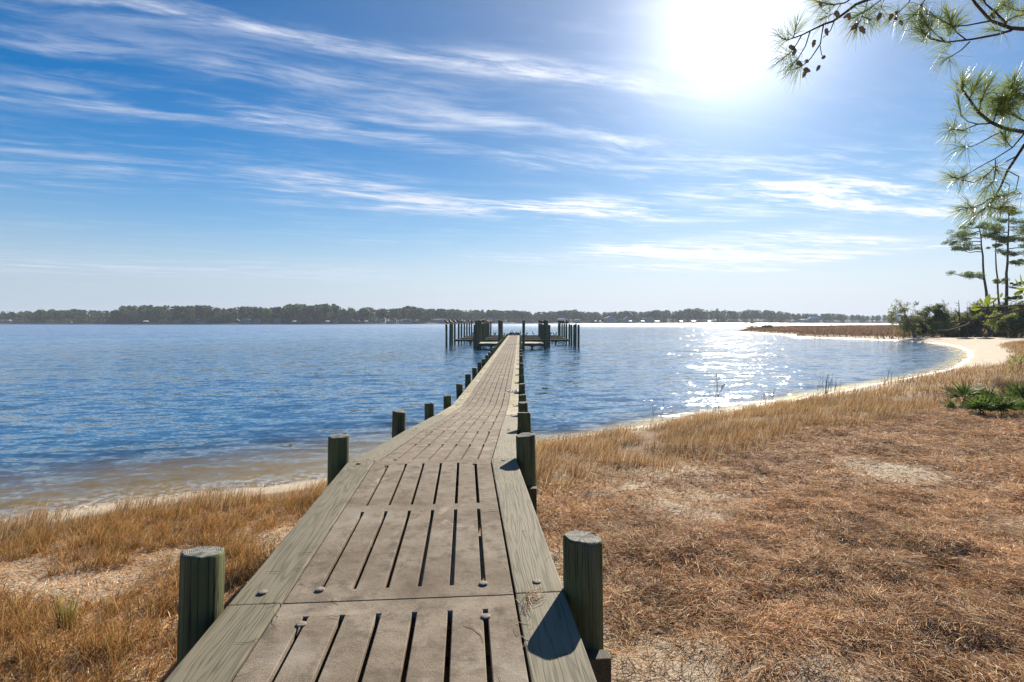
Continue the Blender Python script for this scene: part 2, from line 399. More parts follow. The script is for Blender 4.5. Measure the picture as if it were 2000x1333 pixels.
def litter(x, y, s):
    """how thickly pine straw covers the sand, 0..1"""
    base = sstep(.0, 1.6, s - grass_end(x, y) + 1.0)
    n = fbm(x * .42 + 3, y * .42, 4, 12)
    m = fbm(x * 1.5, y * 1.5, 3, 22)
    right = .24 + .76 * sstep(.36, .58, n * .75 + m * .25 + .020 * (x - 2.2) + .02)
    left = sstep(.50, .68, n * .6 + m * .4) * .45
    return base * np.where(x > -.4, right, left)

NG = 440
def axis(c, a, lo, hi, n):
    u = np.linspace(math.asinh((lo - c) / a), math.asinh((hi - c) / a), n); return c + a * np.sinh(u)
gx = axis(4, 7, -2200, 2600, NG); gy = axis(8, 8, -160, 3200, NG)
GX, GY = np.meshgrid(gx, gy); fx, fy = GX.ravel(), GY.ravel()
SD = sdist(fx, fy); GZ = height(fx, fy, SD)
LT = litter(fx, fy, SD)
ii = np.arange(NG * NG).reshape(NG, NG)
quads = np.stack([ii[:-1, :-1], ii[:-1, 1:], ii[1:, 1:], ii[1:, :-1]], -1).reshape(-1, 4)
def ground_mat():
    m, nt = mat('sand_ground')
    pos = nd(nt, 'ShaderNodeNewGeometry').outputs['Position']; z = nd(nt, 'ShaderNodeSeparateXYZ', {0: pos}).outputs[2]
    lit = nd(nt, 'ShaderNodeAttribute', attribute_name='litter').outputs['Fac']
    gr = nd(nt, 'ShaderNodeAttribute', attribute_name='turf').outputs['Fac']
    n1 = noise(nt, pos, 2.2, 5, .6); n2 = noise(nt, pos, 38.0, 5, .7); n3 = noise(nt, pos, 220.0, 3, .7)
    sand = mixc(nt, mr(nt, n1, .3, .7), (.50, .41, .285), (.64, .55, .42))
    sand = mixc(nt, mr(nt, n2, .55, .75, 0, .45), sand, (.27, .19, .115))
    sand = mixc(nt, mr(nt, n3, .58, .75, 0, .3), sand, (.20, .15, .10))
    duff = mixc(nt, mr(nt, n2, .35, .65), (.17, .088, .042), (.38, .215, .11))
    turf = mixc(nt, mr(nt, n2, .3, .7), (.15, .085, .035), (.27, .17, .085))
    edge = mt(nt, 'ADD', lit, mt(nt, 'MULTIPLY', mt(nt, 'SUBTRACT', n2, .5), .8))
    col = mixc(nt, mr(nt, edge, .35, .75, 0, .92), sand, duff)
    col = mixc(nt, mr(nt, mt(nt, 'ADD', gr, mt(nt, 'MULTIPLY', mt(nt, 'SUBTRACT', n2, .5), .6)), .3, .8, 0, .85), col, turf)
    fy_ = nd(nt, 'ShaderNodeSeparateXYZ', {0: pos}).outputs[1]
    col = mixc(nt, mr(nt, fy_, 440, 480), col, mixc(nt, mr(nt, n1, .3, .7), (.035, .035, .016), (.075, .06, .03)))
    wet = mr(nt, mt(nt, 'ADD', z, mt(nt, 'MULTIPLY', mt(nt, 'SUBTRACT', n1, .5), .05)), .03, .10, 1, 0)
    col = mixc(nt, mt(nt, 'MULTIPLY', wet, .5), col, (.30, .21, .115))
    deep = mr(nt, z, -1.2, -.1, 1, 0)
    col = mixc(nt, deep, col, (.16, .13, .045))
    h = mt(nt, 'ADD', mt(nt, 'MULTIPLY', n2, 1.0), mt(nt, 'MULTIPLY', n3, .25))
    rough = mr(nt, wet, 0, 1, .95, .32)
    out(nt, prin(nt, col, rough, bump(nt, h, .035, .9), .3)); return m
turf_a = sstep(0, .8, SD - grass_start(fx, fy)) * (1 - sstep(-.4, .8, SD - grass_end(fx, fy)))
turf_a = np.maximum(turf_a, sstep(95, 110, fy) * sstep(0, 2, SD))
g_me = np_mesh('ground', np.c_[fx, fy, GZ], quads, ground_mat(), True, None, {'litter': LT, 'turf': turf_a})
tag(link('ground', g_me), kind='structure')

# water: only where the bed lies below a little above the water line
keep = (GZ[quads].min(1) < .02)
wq = quads[keep]; used = np.unique(wq); remap = np.full(NG * NG, -1); remap[used] = np.arange(len(used))
def water_mat():
    m, nt = mat('river_water')
    pos = nd(nt, 'ShaderNodeNewGeometry').outputs['Position']
    rot = nd(nt, 'ShaderNodeMapping', {'Vector': pos, 'Rotation': (0, 0, R(-9))}).outputs[0]
    dep = nd(nt, 'ShaderNodeAttribute', attribute_name='depth').outputs['Fac']
    def layer(sc, st, seed, det):
        c = vm(nt, 'ADD', vm(nt, 'MULTIPLY', rot, (st, 1, 1)), (seed, seed * 2.3, seed))
        cc = nd(nt, 'ShaderNodeTexNoise', {'Vector': c, 'Scale': sc, 'Detail': det, 'Roughness': .6, 'Distortion': .35}).outputs['Color']
        return vm(nt, 'SUBTRACT', cc, (.5, .5, .5))
    calm = mr(nt, dep, 0.0, .5, .85, 1.0)
    a = vm(nt, 'MULTIPLY', layer(1.3, .30, 3.1, 2), (.26, .46, 0))
    b = vm(nt, 'MULTIPLY', layer(3.1, .42, 9.7, 3), (.66, .58, 0))
    c = vm(nt, 'MULTIPLY', layer(.16, .6, 21.0, 1), (.08, .12, 0))
    e = vm(nt, 'MULTIPLY', layer(11.0, .6, 33.0, 2), (.52, .38, 0))
    s = vm(nt, 'ADD', vm(nt, 'ADD', a, b), vm(nt, 'ADD', c, e))
    s = vm(nt, 'MULTIPLY', s, comb(nt, calm, calm, calm))
    nrm = vm(nt, 'NORMALIZE', vm(nt, 'ADD', s, (0, -.035, 1)))
    ci = mt(nt, 'ABSOLUTE', vm(nt, 'DOT_PRODUCT', nd(nt, 'ShaderNodeNewGeometry').outputs['Incoming'], nrm))
    fr = mt(nt, 'ADD', .02, mt(nt, 'MULTIPLY', .98, mt(nt, 'POWER', mt(nt, 'SUBTRACT', 1.0, ci, clamp=True), 5.0)))
    gls = nd(nt, 'ShaderNodeBsdfGlossy', {'Color': (1, 1, 1, 1), 'Roughness': mr(nt, nd(nt, 'ShaderNodeAttribute', attribute_name='open').outputs['Fac'], 20, 190, .07, .31, True), 'Normal': nrm}).outputs[0]
    clear = mr(nt, dep, 0.0, .40, 1.0, 0.0, True)
    tr = nd(nt, 'ShaderNodeBsdfTransparent', {'Color': (.80, .73, .46, 1)}).outputs[0]
    body = nd(nt, 'ShaderNodeBsdfDiffuse', {'Color': (.036, .122, .235, 1), 'Normal': nrm}).outputs[0]
    under = nd(nt, 'ShaderNodeMixShader', {0: clear, 1: body, 2: tr}).outputs[0]
    wsh = nd(nt, 'ShaderNodeMixShader', {0: fr, 1: under, 2: gls}).outputs[0]
    # foam and sun glint along the very edge, both painted as white colour
    fn = noise(nt, vm(nt, 'MULTIPLY', pos, (1, 1, 1)), 6.0, 5, .7)
    fo = mt(nt, 'MULTIPLY', mr(nt, dep, -.02, .035, 1.0, 0.0), mr(nt, fn, .45, .62))
    foam_glint = nd(nt, 'ShaderNodeBsdfDiffuse', {'Color': (.75, .74, .70, 1)}).outputs[0]
    out(nt, nd(nt, 'ShaderNodeMixShader', {0: mt(nt, 'MULTIPLY', fo, .8), 1: wsh, 2: foam_glint}).outputs[0]); return m
w_me = np_mesh('water', np.c_[fx[used], fy[used], np.zeros(len(used))], remap[wq], water_mat(), True, None, {'depth': -GZ[used], 'open': -SD[used]})
tag(link('water', w_me), kind='structure')

# ------------------------------------------------------------------ blades (dry grass, pine straw)
def blades(n, x, y, z, h, lean, w, col, curve=.35, name='grass', mat_=None, tipcol=1.15, basecol=.55):
    """each blade: base pair, middle pair, tip (3 triangles)"""
    th = rng.random(n) * 2 * np.pi
    wx, wy = np.cos(th) * w, np.sin(th) * w
    b = np.c_[x, y, z]; m = np.c_[x + lean[:, 0] * curve, y + lean[:, 1] * curve, z + h * .55]; t = np.c_[x + lean[:, 0], y + lean[:, 1], z + h]
    wv = np.c_[wx, wy, np.zeros(n)]
    V = np.stack([b - wv, b + wv, m - wv * .75, m + wv * .75, t], 1).reshape(-1, 3)
    i = np.arange(n)[:, None] * 5
    Fc = np.concatenate([i + np.array([[0, 1, 3]]), i + np.array([[0, 3, 2]]), i + np.array([[2, 3, 4]])], 0)
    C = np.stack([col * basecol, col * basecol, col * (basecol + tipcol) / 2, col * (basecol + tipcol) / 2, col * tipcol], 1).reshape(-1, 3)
    return np_mesh(name, V, Fc, mat_, False, C)
def scatter(n, x0, x1, y0, y1, near_bias=True):
    x = x0 + rng.random(n) * (x1 - x0)
    y = y0 + rng.random(n) * (y1 - y0); return x, y
def in_view(x, y, m=1.0):
    return (y > 1.2) & (np.abs(x) < y * .95 + m)
def dock_center(y):
    return np.where(y < 6.41, -.637 - .082 * (y - 3.2), -.90 + .0139 * (y - 6.41))
def off_dock(x, y, m=.98):
    return np.abs(x - dock_center(y)) > m
PAL_G = np.array([[.34, .18, .075], [.42, .26, .125], [.28, .13, .05], [.52, .37, .21], [.25, .145, .065], [.33, .25, .10], [.60, .47, .30]])
def pal(p, n, var=.25):
    return p[rng.integers(0, len(p), n)] * (1 + (rng.random((n, 1)) - .5) * 2 * var)

def grass_band(name, label, n, box, hmin, hmax, wd, thin=1.0, sel=None, lean=.5, palette=PAL_G, ystretch=0):
    x, y = scatter(n, *box)
    s = sdist(x, y); g0 = grass_start(x, y); g1 = grass_end(x, y)
    clump = fbm(x * 1.7, y * 1.7, 3, 31)
    dn = sstep(-.1, .5, s - g0 + (clump - .5) * 1.6) * (1 - sstep(-.9, 1.0, s - g1)) * sstep(.30, .52, clump) * thin
    k = (rng.random(n) < dn) & in_view(x, y) & off_dock(x, y)
    if sel is not None: k &= sel(x, y)
    x, y, s, clump = x[k], y[k], s[k], clump[k]; n = len(x)
    z = height(x, y) - .01
    h = (hmin + (hmax - hmin) * rng.random(n) ** 1.3) * (.25 + .9 * clump + .5 * fbm(x * .7, y * .7, 3, 37)) * np.where(rng.random(n) < .06, 1.35, 1.0)
    la = .35 + (rng.random(n) - .5) * 2.6; lm = h * lean * (.3 + rng.random(n))
    L = np.c_[np.cos(la) * lm, np.sin(la) * lm]
    tone = .72 + .6 * fbm(x * .8, y * .8, 3, 91)
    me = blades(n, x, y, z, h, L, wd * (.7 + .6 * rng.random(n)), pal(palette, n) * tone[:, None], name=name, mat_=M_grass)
    return tag(link(name, me), label, None, None, 'stuff')
grass_band('shore_grass', 'reddish brown dry grass along the sandy bank left of the dock', 90000, (-10.5, -1.4, 3.0, 11.5), .08, .30, .0027)
grass_band('shore_grass', 'golden brown dry grass along the bank right of the dock', 150000, (-.2, 12, 5.0, 20), .09, .30, .0034)
grass_band('shore_grass', 'tan dry grass curving along the far bank of the cove', 200000, (8, 60, 14, 72), .14, .38, .011, sel=lambda x, y: (x > 12) | (y > 20))
PAL_M = np.array([[.19, .125, .075], [.14, .095, .070], [.24, .175, .12], [.12, .085, .070], [.20, .11, .06]])
def marsh():
    n = 150000
    x, y = scatter(n, 40, 330, 84, 290)
    s = sdist(x, y); k = (s > .15) & in_view(x, y, 4) & (y > 84 + 12 * sstep(55, 70, x))
    x, y, s = x[k], y[k], s[k]; n = len(x); cl = fbm(x * .12, y * .12, 3, 41)
    h = (.35 + .55 * rng.random(n)) * (.5 + cl) * sstep(0, 3, s + 1.0)
    p = pal(PAL_M, n); p = p * (.7 + .6 * fbm(x * .05, y * .09, 3, 43))[:, None]
    la = rng.random(n) * 6.28; L = np.c_[np.cos(la), np.sin(la)] * (h * .3)[:, None]
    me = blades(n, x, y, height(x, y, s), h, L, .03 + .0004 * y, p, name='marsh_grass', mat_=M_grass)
    tag(link('marsh_grass', me), 'brown marsh grass covering the low spit across the cove', None, None, 'stuff')
marsh()

PAL_S = np.array([[.40, .175, .065], [.30, .12, .045], [.52, .27, .11], [.64, .43, .23], [.78, .61, .40], [.15, .065, .03], [.44, .21, .075], [.58, .35, .16], [.70, .51, .30]])
def straw(name, label, n, box, length, wd, lift, sel=None, dens=None):
    x, y = scatter(n, *box)
    k0 = in_view(x, y, .6); x, y = x[k0], y[k0]
    s = sdist(x, y); d = litter(x, y, s)
    d = np.maximum(d, .10 * sstep(1.5, 4, s)) if dens is None else dens(x, y, s, d)
    k = (rng.random(len(x)) < d) & off_dock(x, y, .35)
    if sel is not None: k &= sel(x, y)
    x, y = x[k], y[k]; n = len(x); z = height(x, y)
    mound = fbm(x * 3.3, y * 3.3, 3, 52)
    z0 = z + .003 + lift * (np.maximum(mound - .42, 0) * 2.3 * (.35 + .65 * rng.random(n)) + .35 * np.maximum(fbm(x * 7, y * 7, 2, 55) - .45, 0))
    field = fbm(x * 1.1, y * 1.1, 2, 71) * 9.0; th = field + rng.normal(0, .75, n) + (rng.random(n) < .5) * np.pi; ln = length * (.5 + .9 * rng.random(n))
    el = np.abs(rng.normal(0, .22, n)) + (rng.random(n) < .12) * rng.random(n) * .7
    dx, dy, dz = np.cos(th) * np.cos(el), np.sin(th) * np.cos(el), np.sin(el)
    bend = (rng.random(n) - .5) * .35
    px, py = -dy, dx
    a = np.c_[x, y, z0]; b = a + np.c_[dx, dy, dz * .8] * (ln * .5)[:, None] + np.c_[px, py, np.zeros(n) + .1] * (bend * ln * .35)[:, None]
    c = a + np.c_[dx, dy, dz * .9] * ln[:, None]; c[:, 2] = np.maximum(c[:, 2] - ln * .10, z0 + .002)
    ww = wd * (.6 + .8 * rng.random(n))
    wv = np.c_[px, py, (rng.random(n) - .5) * 1.4] * ww[:, None]
    V = np.stack([a - wv, a + wv, b - wv, b + wv, c - wv * .5, c + wv * .5], 1).reshape(-1, 3)
    i = np.arange(n)[:, None] * 6
    Fc = np.concatenate([i + np.array([[0, 1, 3, 2]]), i + np.array([[2, 3, 5, 4]])], 0)
    patch = .68 + .66 * fbm(x * 1.1, y * 1.1, 4, 61)
    hue = sstep(.35, .65, fbm(x * .6, y * .6, 3, 63))[:, None]
    col = pal(PAL_S, n, .35) * patch[:, None] * (hue * np.array([1.05, 1.06, 1.04]) + (1 - hue) * np.array([1.12, 1.16, 1.18])); C = np.repeat(col, 6, 0)
    me = np_mesh(name, V, Fc, M_straw, False, C)
    return tag(link(name, me), label, None, None, 'stuff')
straw('pine_straw', 'rust brown pine straw littering the sand right of the dock, close by', 200000, (.2, 7.5, 2.2, 7.5), .105, .0019, .10)
straw('pine_straw', 'brown pine straw spreading over the bank on the right', 210000, (.4, 19, 7.5, 17), .14, .0034, .12)
straw('pine_straw', 'scattered dry stems on the sand left of the dock', 110000, (-5.5, -1.2, 1.6, 8.5), .10, .0019, .05,
      dens=lambda x, y, s, d: np.maximum(d, sstep(1.6, 3.2, s) * (.42 + .58 * sstep(.40, .58, fbm(x * .8, y * .8, 4, 66)))))
def flakes(name, label, n, box, size, sel, s0=4.0, s1=99.0):
    x, y = scatter(n, *box); s = sdist(x, y); k = (s > s0) & (s < s1) & off_dock(x, y, 1.1) & in_view(x, y) & sel(x, y); x, y = x[k], y[k]; n = len(x)
    z = height(x, y) + .012 + .03 * rng.random(n); th = rng.random(n) * 6.28; l = size * (.4 + rng.random(n)); w = l * (.25 + .4 * rng.random(n)); t = (rng.random(n) - .5) * 1.2
    a = np.c_[np.cos(th), np.sin(th), t] * l[:, None]; b_ = np.c_[-np.sin(th), np.cos(th), (rng.random(n) - .5)] * w[:, None]; c = np.c_[x, y, z]
    V = np.stack([c - a, c + b_, c + a, c - b_], 1).reshape(-1, 3)
    p = np.array([[.72, .62, .48], [.34, .22, .12], [.10, .07, .05], [.60, .45, .28], [.50, .46, .40]]); cl = p[rng.integers(0, 5, n)] * (.8 + .4 * rng.random((n, 1)))
    tag(link(name, np_mesh(name, V, np.arange(n * 4).reshape(-1, 4), M_straw, False, np.repeat(cl, 4, 0))), label, None, None, 'stuff')
flakes('leaf_litter', 'scraps of dead leaf, bark and shell in the pine straw', 2600, (.3, 12, 2.2, 13), .022, lambda x, y: rng.random(len(x)) < .9)
flakes('wrack_line', 'dark bits of dead reed washed up along the wet sand', 60000, (-10, 14, 7, 24), .035, lambda x, y: fbm(x * 1.3, y * 1.3, 3, 83) > .47, .22, .62)
# loose dry tufts standing in the sand left of the dock and along the edge of the straw
def tufts(name, label, n_cl, box, hr, nb, wd, palette, sel):
    cx, cy = scatter(n_cl, *box); s = sdist(cx, cy); k = sel(cx, cy, s) & off_dock(cx, cy, 1.15) & in_view(cx, cy)
    cx, cy = cx[k], cy[k]; m = len(cx)
    sz = .4 + rng.random(m)
    x = np.repeat(cx, nb) + rng.normal(0, .05, m * nb) * np.repeat(sz, nb); y = np.repeat(cy, nb) + rng.normal(0, .05, m * nb) * np.repeat(sz, nb)
    n = m * nb; h = hr * (.25 + .9 * rng.random(n)) * np.repeat(sz, nb); la = rng.random(n) * 6.28; lm = h * (.2 + .9 * rng.random(n))
    L = np.c_[np.cos(la) * lm + .25 * h, np.sin(la) * lm]
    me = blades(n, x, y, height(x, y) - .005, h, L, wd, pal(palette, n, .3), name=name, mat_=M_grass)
    return tag(link(name, me), label, None, None, 'stuff')
PAL_T = np.array([[.46, .25, .09], [.36, .17, .05], [.52, .34, .15], [.29, .13, .04], [.22, .17, .05]])
tufts('dry_grass_tufts', 'sparse tan grass tufts standing in the sand left of the dock', 1900, (-6, -1.2, 1.8, 8.5), .22, 34, .0022, PAL_T, lambda x, y, s: (s > 2.6) & (fbm(x * .8, y * .8, 3, 66) > .44))
tufts('dry_grass_tufts', 'short pale grass stubble among the pine straw right of the dock', 2600, (.3, 14, 2.2, 14), .10, 9, .0026, PAL_T, lambda x, y, s: (s > 4.5))

# ------------------------------------------------------------------ the dock
BAY = 3.2
def deck_c(y): return float(dock_center(np.array(y)))
stations = [Vector((-.637 + .082 * BAY * 2, 3.2 - BAY * 2, 1.62)), Vector((-.637 + .082 * BAY, 0.0, 1.62)), Vector((-.637, 3.2, 1.62)), Vector((-.90, 6.41, 1.62))]
mid = [Vector((deck_c(6.52), 6.52, 1.565)), Vector((deck_c(9.62), 9.62, 1.335)), Vector((deck_c(12.82), 12.82, 1.05)), Vector((deck_c(16.05), 16.05, .79))]
flat = [Vector((deck_c(16.05 + BAY * k), 16.05 + BAY * k, .76)) for k in range(1, 26)]
bays = list(zip(stations[:-1], stations[1:])) + list(zip((mid + flat)[:-1], (mid + flat)[1:]))
def frame(a, b):
    yv = (b - a).normalized(); xv = Vector((yv.y, -yv.x, 0)).normalized(); zv = xv.cross(yv)
    m = Matrix.Identity(4)
    for i, c in enumerate((xv, yv, zv)): m.col[i][:3] = c
    m.translation = a; return m
dock = empty('wooden_dock', (deck_c(0), 0, 1.0), 'long narrow dock with slotted concrete deck panels, plank edges and short round pilings', 'dock')
def panel_mesh(L):
    hw, pitch, sw = .648, .1915, .0128
    xs = [-hw]
    for k in range(6):
        c = (k - 2.5) * pitch; xs += [c - sw, c + sw]
    xs.append(hw)
    ys = [.006, .15, L * .5 - .105, L * .5 + .055, L - .155, L - .006]
    th = .10
    nx, ny = len(xs), len(ys); V = []; Fs = []
    for z in (0.0, -th):
        for yv in ys:
            for xv in xs: V.append((xv, yv, z))
    id_ = lambda i, j, t: t * nx * ny + j * nx + i
    solid = lambda i, j: 0 <= i < nx - 1 and 0 <= j < ny - 1 and not (i % 2 == 1 and j in (1, 3))
    for j in range(ny - 1):
        for i in range(nx - 1):
            if not solid(i, j): continue
            Fs.append((id_(i, j, 0), id_(i + 1, j, 0), id_(i + 1, j + 1, 0), id_(i, j + 1, 0)))
            Fs.append((id_(i, j, 1), id_(i, j + 1, 1), id_(i + 1, j + 1, 1), id_(i + 1, j, 1)))
            if not solid(i - 1, j): Fs.append((id_(i, j, 0), id_(i, j + 1, 0), id_(i, j + 1, 1), id_(i, j, 1)))
            if not solid(i + 1, j): Fs.append((id_(i + 1, j, 0), id_(i + 1, j, 1), id_(i + 1, j + 1, 1), id_(i + 1, j + 1, 0)))
            if not solid(i, j - 1): Fs.append((id_(i, j, 0), id_(i, j, 1), id_(i + 1, j, 1), id_(i + 1, j, 0)))
            if not solid(i, j + 1): Fs.append((id_(i, j + 1, 0), id_(i + 1, j + 1, 0), id_(i + 1, j + 1, 1), id_(i, j + 1, 1)))
    me = bpy.data.meshes.new('deck_panel'); me.from_pydata(V, [], Fs); me.update()
    bm = bmesh.new(); bm.from_mesh(me)
    sharp = [e for e in bm.edges if e.is_manifold and e.calc_face_angle(0) > 1.0 and max(v.co.z for v in e.verts) > -.01 and min(v.co.z for v in e.verts) > -.01]
    bmesh.ops.bevel(bm, geom=sharp, offset=.004, segments=1, affect='EDGES')
    bm.to_mesh(me); bm.free(); me.materials.append(M_conc); return me
PANEL = panel_mesh(BAY)
def plank(name, w, th, L, m, bev=.008):
    b = MB(); b.box(-w / 2, w / 2, .004, L - .004, -th, 0); return bevelled(b.mesh(name, m), bev)
BEAM = plank('side_beam', .285, .10, BAY, M_beam); BEAM_F = plank('side_beam', .285, .10, BAY, M_beam_far)
STRING = plank('stringer', .09, .165, BAY, M_under, .004)
b = MB(); b.box(-1.17, 1.17, -.045, .045, -.25, 0); CAP = bevelled(b.mesh('pile_cap', M_under), .006)
def bolt_mesh():
    b = MB(); seg = 16; prof = [(.027, 0), (.026, .003), (.020, .005), (.011, .0062), (.004, .0065)]
    vs = [(r * math.cos(2 * math.pi * k / seg), r * math.sin(2 * math.pi * k / seg), z) for r, z in prof for k in range(seg)]
    fs = [(i * seg + k, i * seg + (k + 1) % seg, (i + 1) * seg + (k + 1) % seg, (i + 1) * seg + k) for i in range(4) for k in range(seg)]
    fs.append(tuple(range(4 * seg, 5 * seg))); b.add(vs, fs, True); return b.mesh('bolt', M_bolt)
BOLT = bolt_mesh()
def pile_mesh(L, r, m, seed, seg=28, taper=.0):
    rr = random.Random(seed); b = MB(); rows = [0, .006, .02, .3, L * .5, L]
    ph = [rr.random() * 6.28 for _ in range(4)]
    vs = []
    for i, zz in enumerate(rows):
        q = r - (.012 if i == 0 else .004 if i == 1 else 0) + taper * zz
        for k in range(seg):
            a = 2 * math.pi * k / seg
            w = 1 + .030 * math.sin(2 * a + ph[0]) + .020 * math.sin(3 * a + ph[1]) + .010 * math.sin(7 * a + ph[2]) - .05 * math.exp(-((a - ph[2] % 5.5 - .3) / .07) ** 2)
            tilt = (.011 * math.sin(a + ph[3]) + .004 * math.sin(5 * a + ph[0])) if i < 3 else 0
            vs.append((q * w * math.cos(a), q * w * math.sin(a), -zz + tilt))
    fs = [(i * seg + k, (i + 1) * seg + k, (i + 1) * seg + (k + 1) % seg, i * seg + (k + 1) % seg) for i in range(len(rows) - 1) for k in range(seg)]
    b.add(vs, fs, True); b.add([vs[k] for k in range(seg)], [tuple(range(seg))], False)
    return b.mesh('piling', m)
PILES = [pile_mesh(3.4, .113, M_pile, k) for k in range(4)]
def place(name, me, M, parent, dz=0.0):
    o = link(name, me, parent); o.matrix_basis = M; return o
bolt_n = 0
for k, (a, b_) in enumerate(bays):
    M = frame(a, b_); L = (b_ - a).length; sc = Matrix.Diagonal((1, L / BAY, 1, 1)); far = a.y > 12
    place('deck_panel', PANEL, M @ Matrix.Translation((0, 0, random.uniform(-.003, .003))) @ sc, dock)
    for sgn in (-1, 1):
        place('side_beam', BEAM_F if far else BEAM, M @ Matrix.Translation((sgn * (.802 + random.uniform(-.003, .003)), 0, .004 + random.uniform(-.004, .004))) @ sc, dock)
        place('stringer', STRING, M @ Matrix.Translation((sgn * .60, 0, -.104)) @ sc, dock)
    if a.y < 45:
        for sgn in (-1, 1):
            for yy in (.145, L - .235):
                place('bolt', BOLT, M @ Matrix.Translation((sgn * .479, yy, .0035)), dock)
            place('bolt', BOLT, M @ Matrix.Translation((sgn * (.80), .13, .0075)), dock)
            if k >= 2: place('bolt', BOLT, M @ Matrix.Translation((sgn * (.80), L - .13, .0075)), dock)
joints = stations[1:3] + [Vector((-.90, 6.45, 1.60))] + mid[1:] + flat
for k, s_ in enumerate(joints):
    nx_ = joints[min(k + 1, len(joints) - 1)]; pv = joints[max(k - 1, 0)]
    M = frame(Vector((s_.x, s_.y, s_.z)), Vector((s_.x, s_.y, s_.z)) + Vector(((nx_ - pv).x, (nx_ - pv).y, 0)))
    for sgn in (-1, 1):
        ox = 1.075 if sgn < 0 else 1.058
        o = place('piling', PILES[(k * 2 + sgn) % 4], M @ Matrix.Translation((sgn * ox, random.uniform(-.02, .02), .29 + random.uniform(-.02, .03))) @ Matrix.Rotation(random.gauss(0, .016), 4, 'Y') @ Matrix.Rotation(random.gauss(0, .016), 4, 'X') @ Matrix.Rotation(random.random() * 6.28, 4, 'Z'), dock)
        if s_.y > 55 and sgn < 0: o.scale.z = .9
    for dy in (-.162, .162):
        place('pile_cap', CAP, M @ Matrix.Translation((0, dy, -.272)), dock)
b = MB(); Mg = frame(Vector((-.90, 6.41, 1.60)), Vector((-.90, 6.6, 1.60))); b.box(-.64, .64, -.015, .13, -.16, -.06, Mg)
b.build('ledger', M_under, dock)

# front platforms, catwalks and mooring pilings of the boat slips at the end
def place_piling(name, x, y, ztop, r, label, group):
    me = MOOR[len(moor_all) % 3]
    o = link(name, me); o.matrix_basis = Matrix.Translation((x, y, ztop)) @ Matrix.Rotation(random.uniform(-.012, .012), 4, 'X') @ Matrix.Rotation(random.uniform(-.012, .012), 4, 'Y') @ Matrix.Diagonal((r / .113, r / .113, 1, 1))
    tag(o, label, 'piling', group); moor_all.append((o, x, y, ztop)); return o
MOOR = [pile_mesh(6.0, .113, M_pile2, 20 + k, 18) for k in range(3)]; moor_all = []
ORD = ['first', 'second', 'third', 'fourth', 'fifth', 'sixth', 'seventh', 'eighth', 'ninth', 'tenth', 'eleventh']
rowL = [(871.9, 67.3), (879.8, 71.1), (883.2, 73.5), (888.3, 76.8), (896, 80), (901.3, 84), (906.9, 88), (912, 93), (916.7, 98), (921, 103)]
rowML = [(943, 71), (945.7, 75), (949.2, 80), (952, 85), (954.8, 90), (958.7, 97)]
rowMR = [(1060.2, 71), (1058, 76), (1056, 82), (1053, 90)]
rowR = [(1130, 66.5), (1124.6, 69), (1121.6, 71.5), (1116, 74.3), (1112, 77), (1106.4, 82), (1102, 86), (1098, 90), (1093.8, 95), (1091, 99)]
tops = {}
for nm, row, zt, txt in (('L', rowL, 2.80, 'in the outermost row on the left'), ('ML', rowML, 2.85, 'in the inner row left of the walkway'),
                         ('MR', rowMR, 2.80, 'in the inner row right of the walkway'), ('R', rowR, 2.75, 'in the outermost row on the right')):
    for k, (xp, d) in enumerate(row):
        o = place_piling('mooring_piling', (xp - 1000) / F * d, d, zt + random.uniform(-.06, .06), .135, 'dark mooring piling, %s from the front %s' % (ORD[k], txt), 'mooring pilings of the boat slips')
        tops[nm, k] = Vector(moor_all[-1][1:])
for xp, d, zt, txt in ((930.6, 61.9, 3.27, 'tall thick piling at the front left corner of the left platform'), (934.8, 63.2, 3.27, 'tall piling second at the left end of the left platform'),
                       (938.4, 66.6, 3.25, 'tall piling at the back left corner of the left platform'), (927.4, 66, 2.75, 'shorter piling just outside the left platform'),
                       (975.6, 62.6, 3.26, 'tall piling where the left platform meets the walkway, in front'), (979.6, 66.8, 3.24, 'tall piling behind the one where the left platform meets the walkway'),
                       (1023, 61.2, 3.26, 'lone tall piling where the right platform meets the walkway'), (1064.5, 62.3, 3.27, 'tall piling at the front right corner of the right platform'),
                       (1068, 65.0, 3.26, 'tall piling behind the front right corner of the right platform'), (1072.8, 67.7, 2.72, 'shorter piling just outside the right platform')):
    place_piling('mooring_piling', (xp - 1000) / F * d, d, zt, .155, txt, 'tall pilings at the platforms')
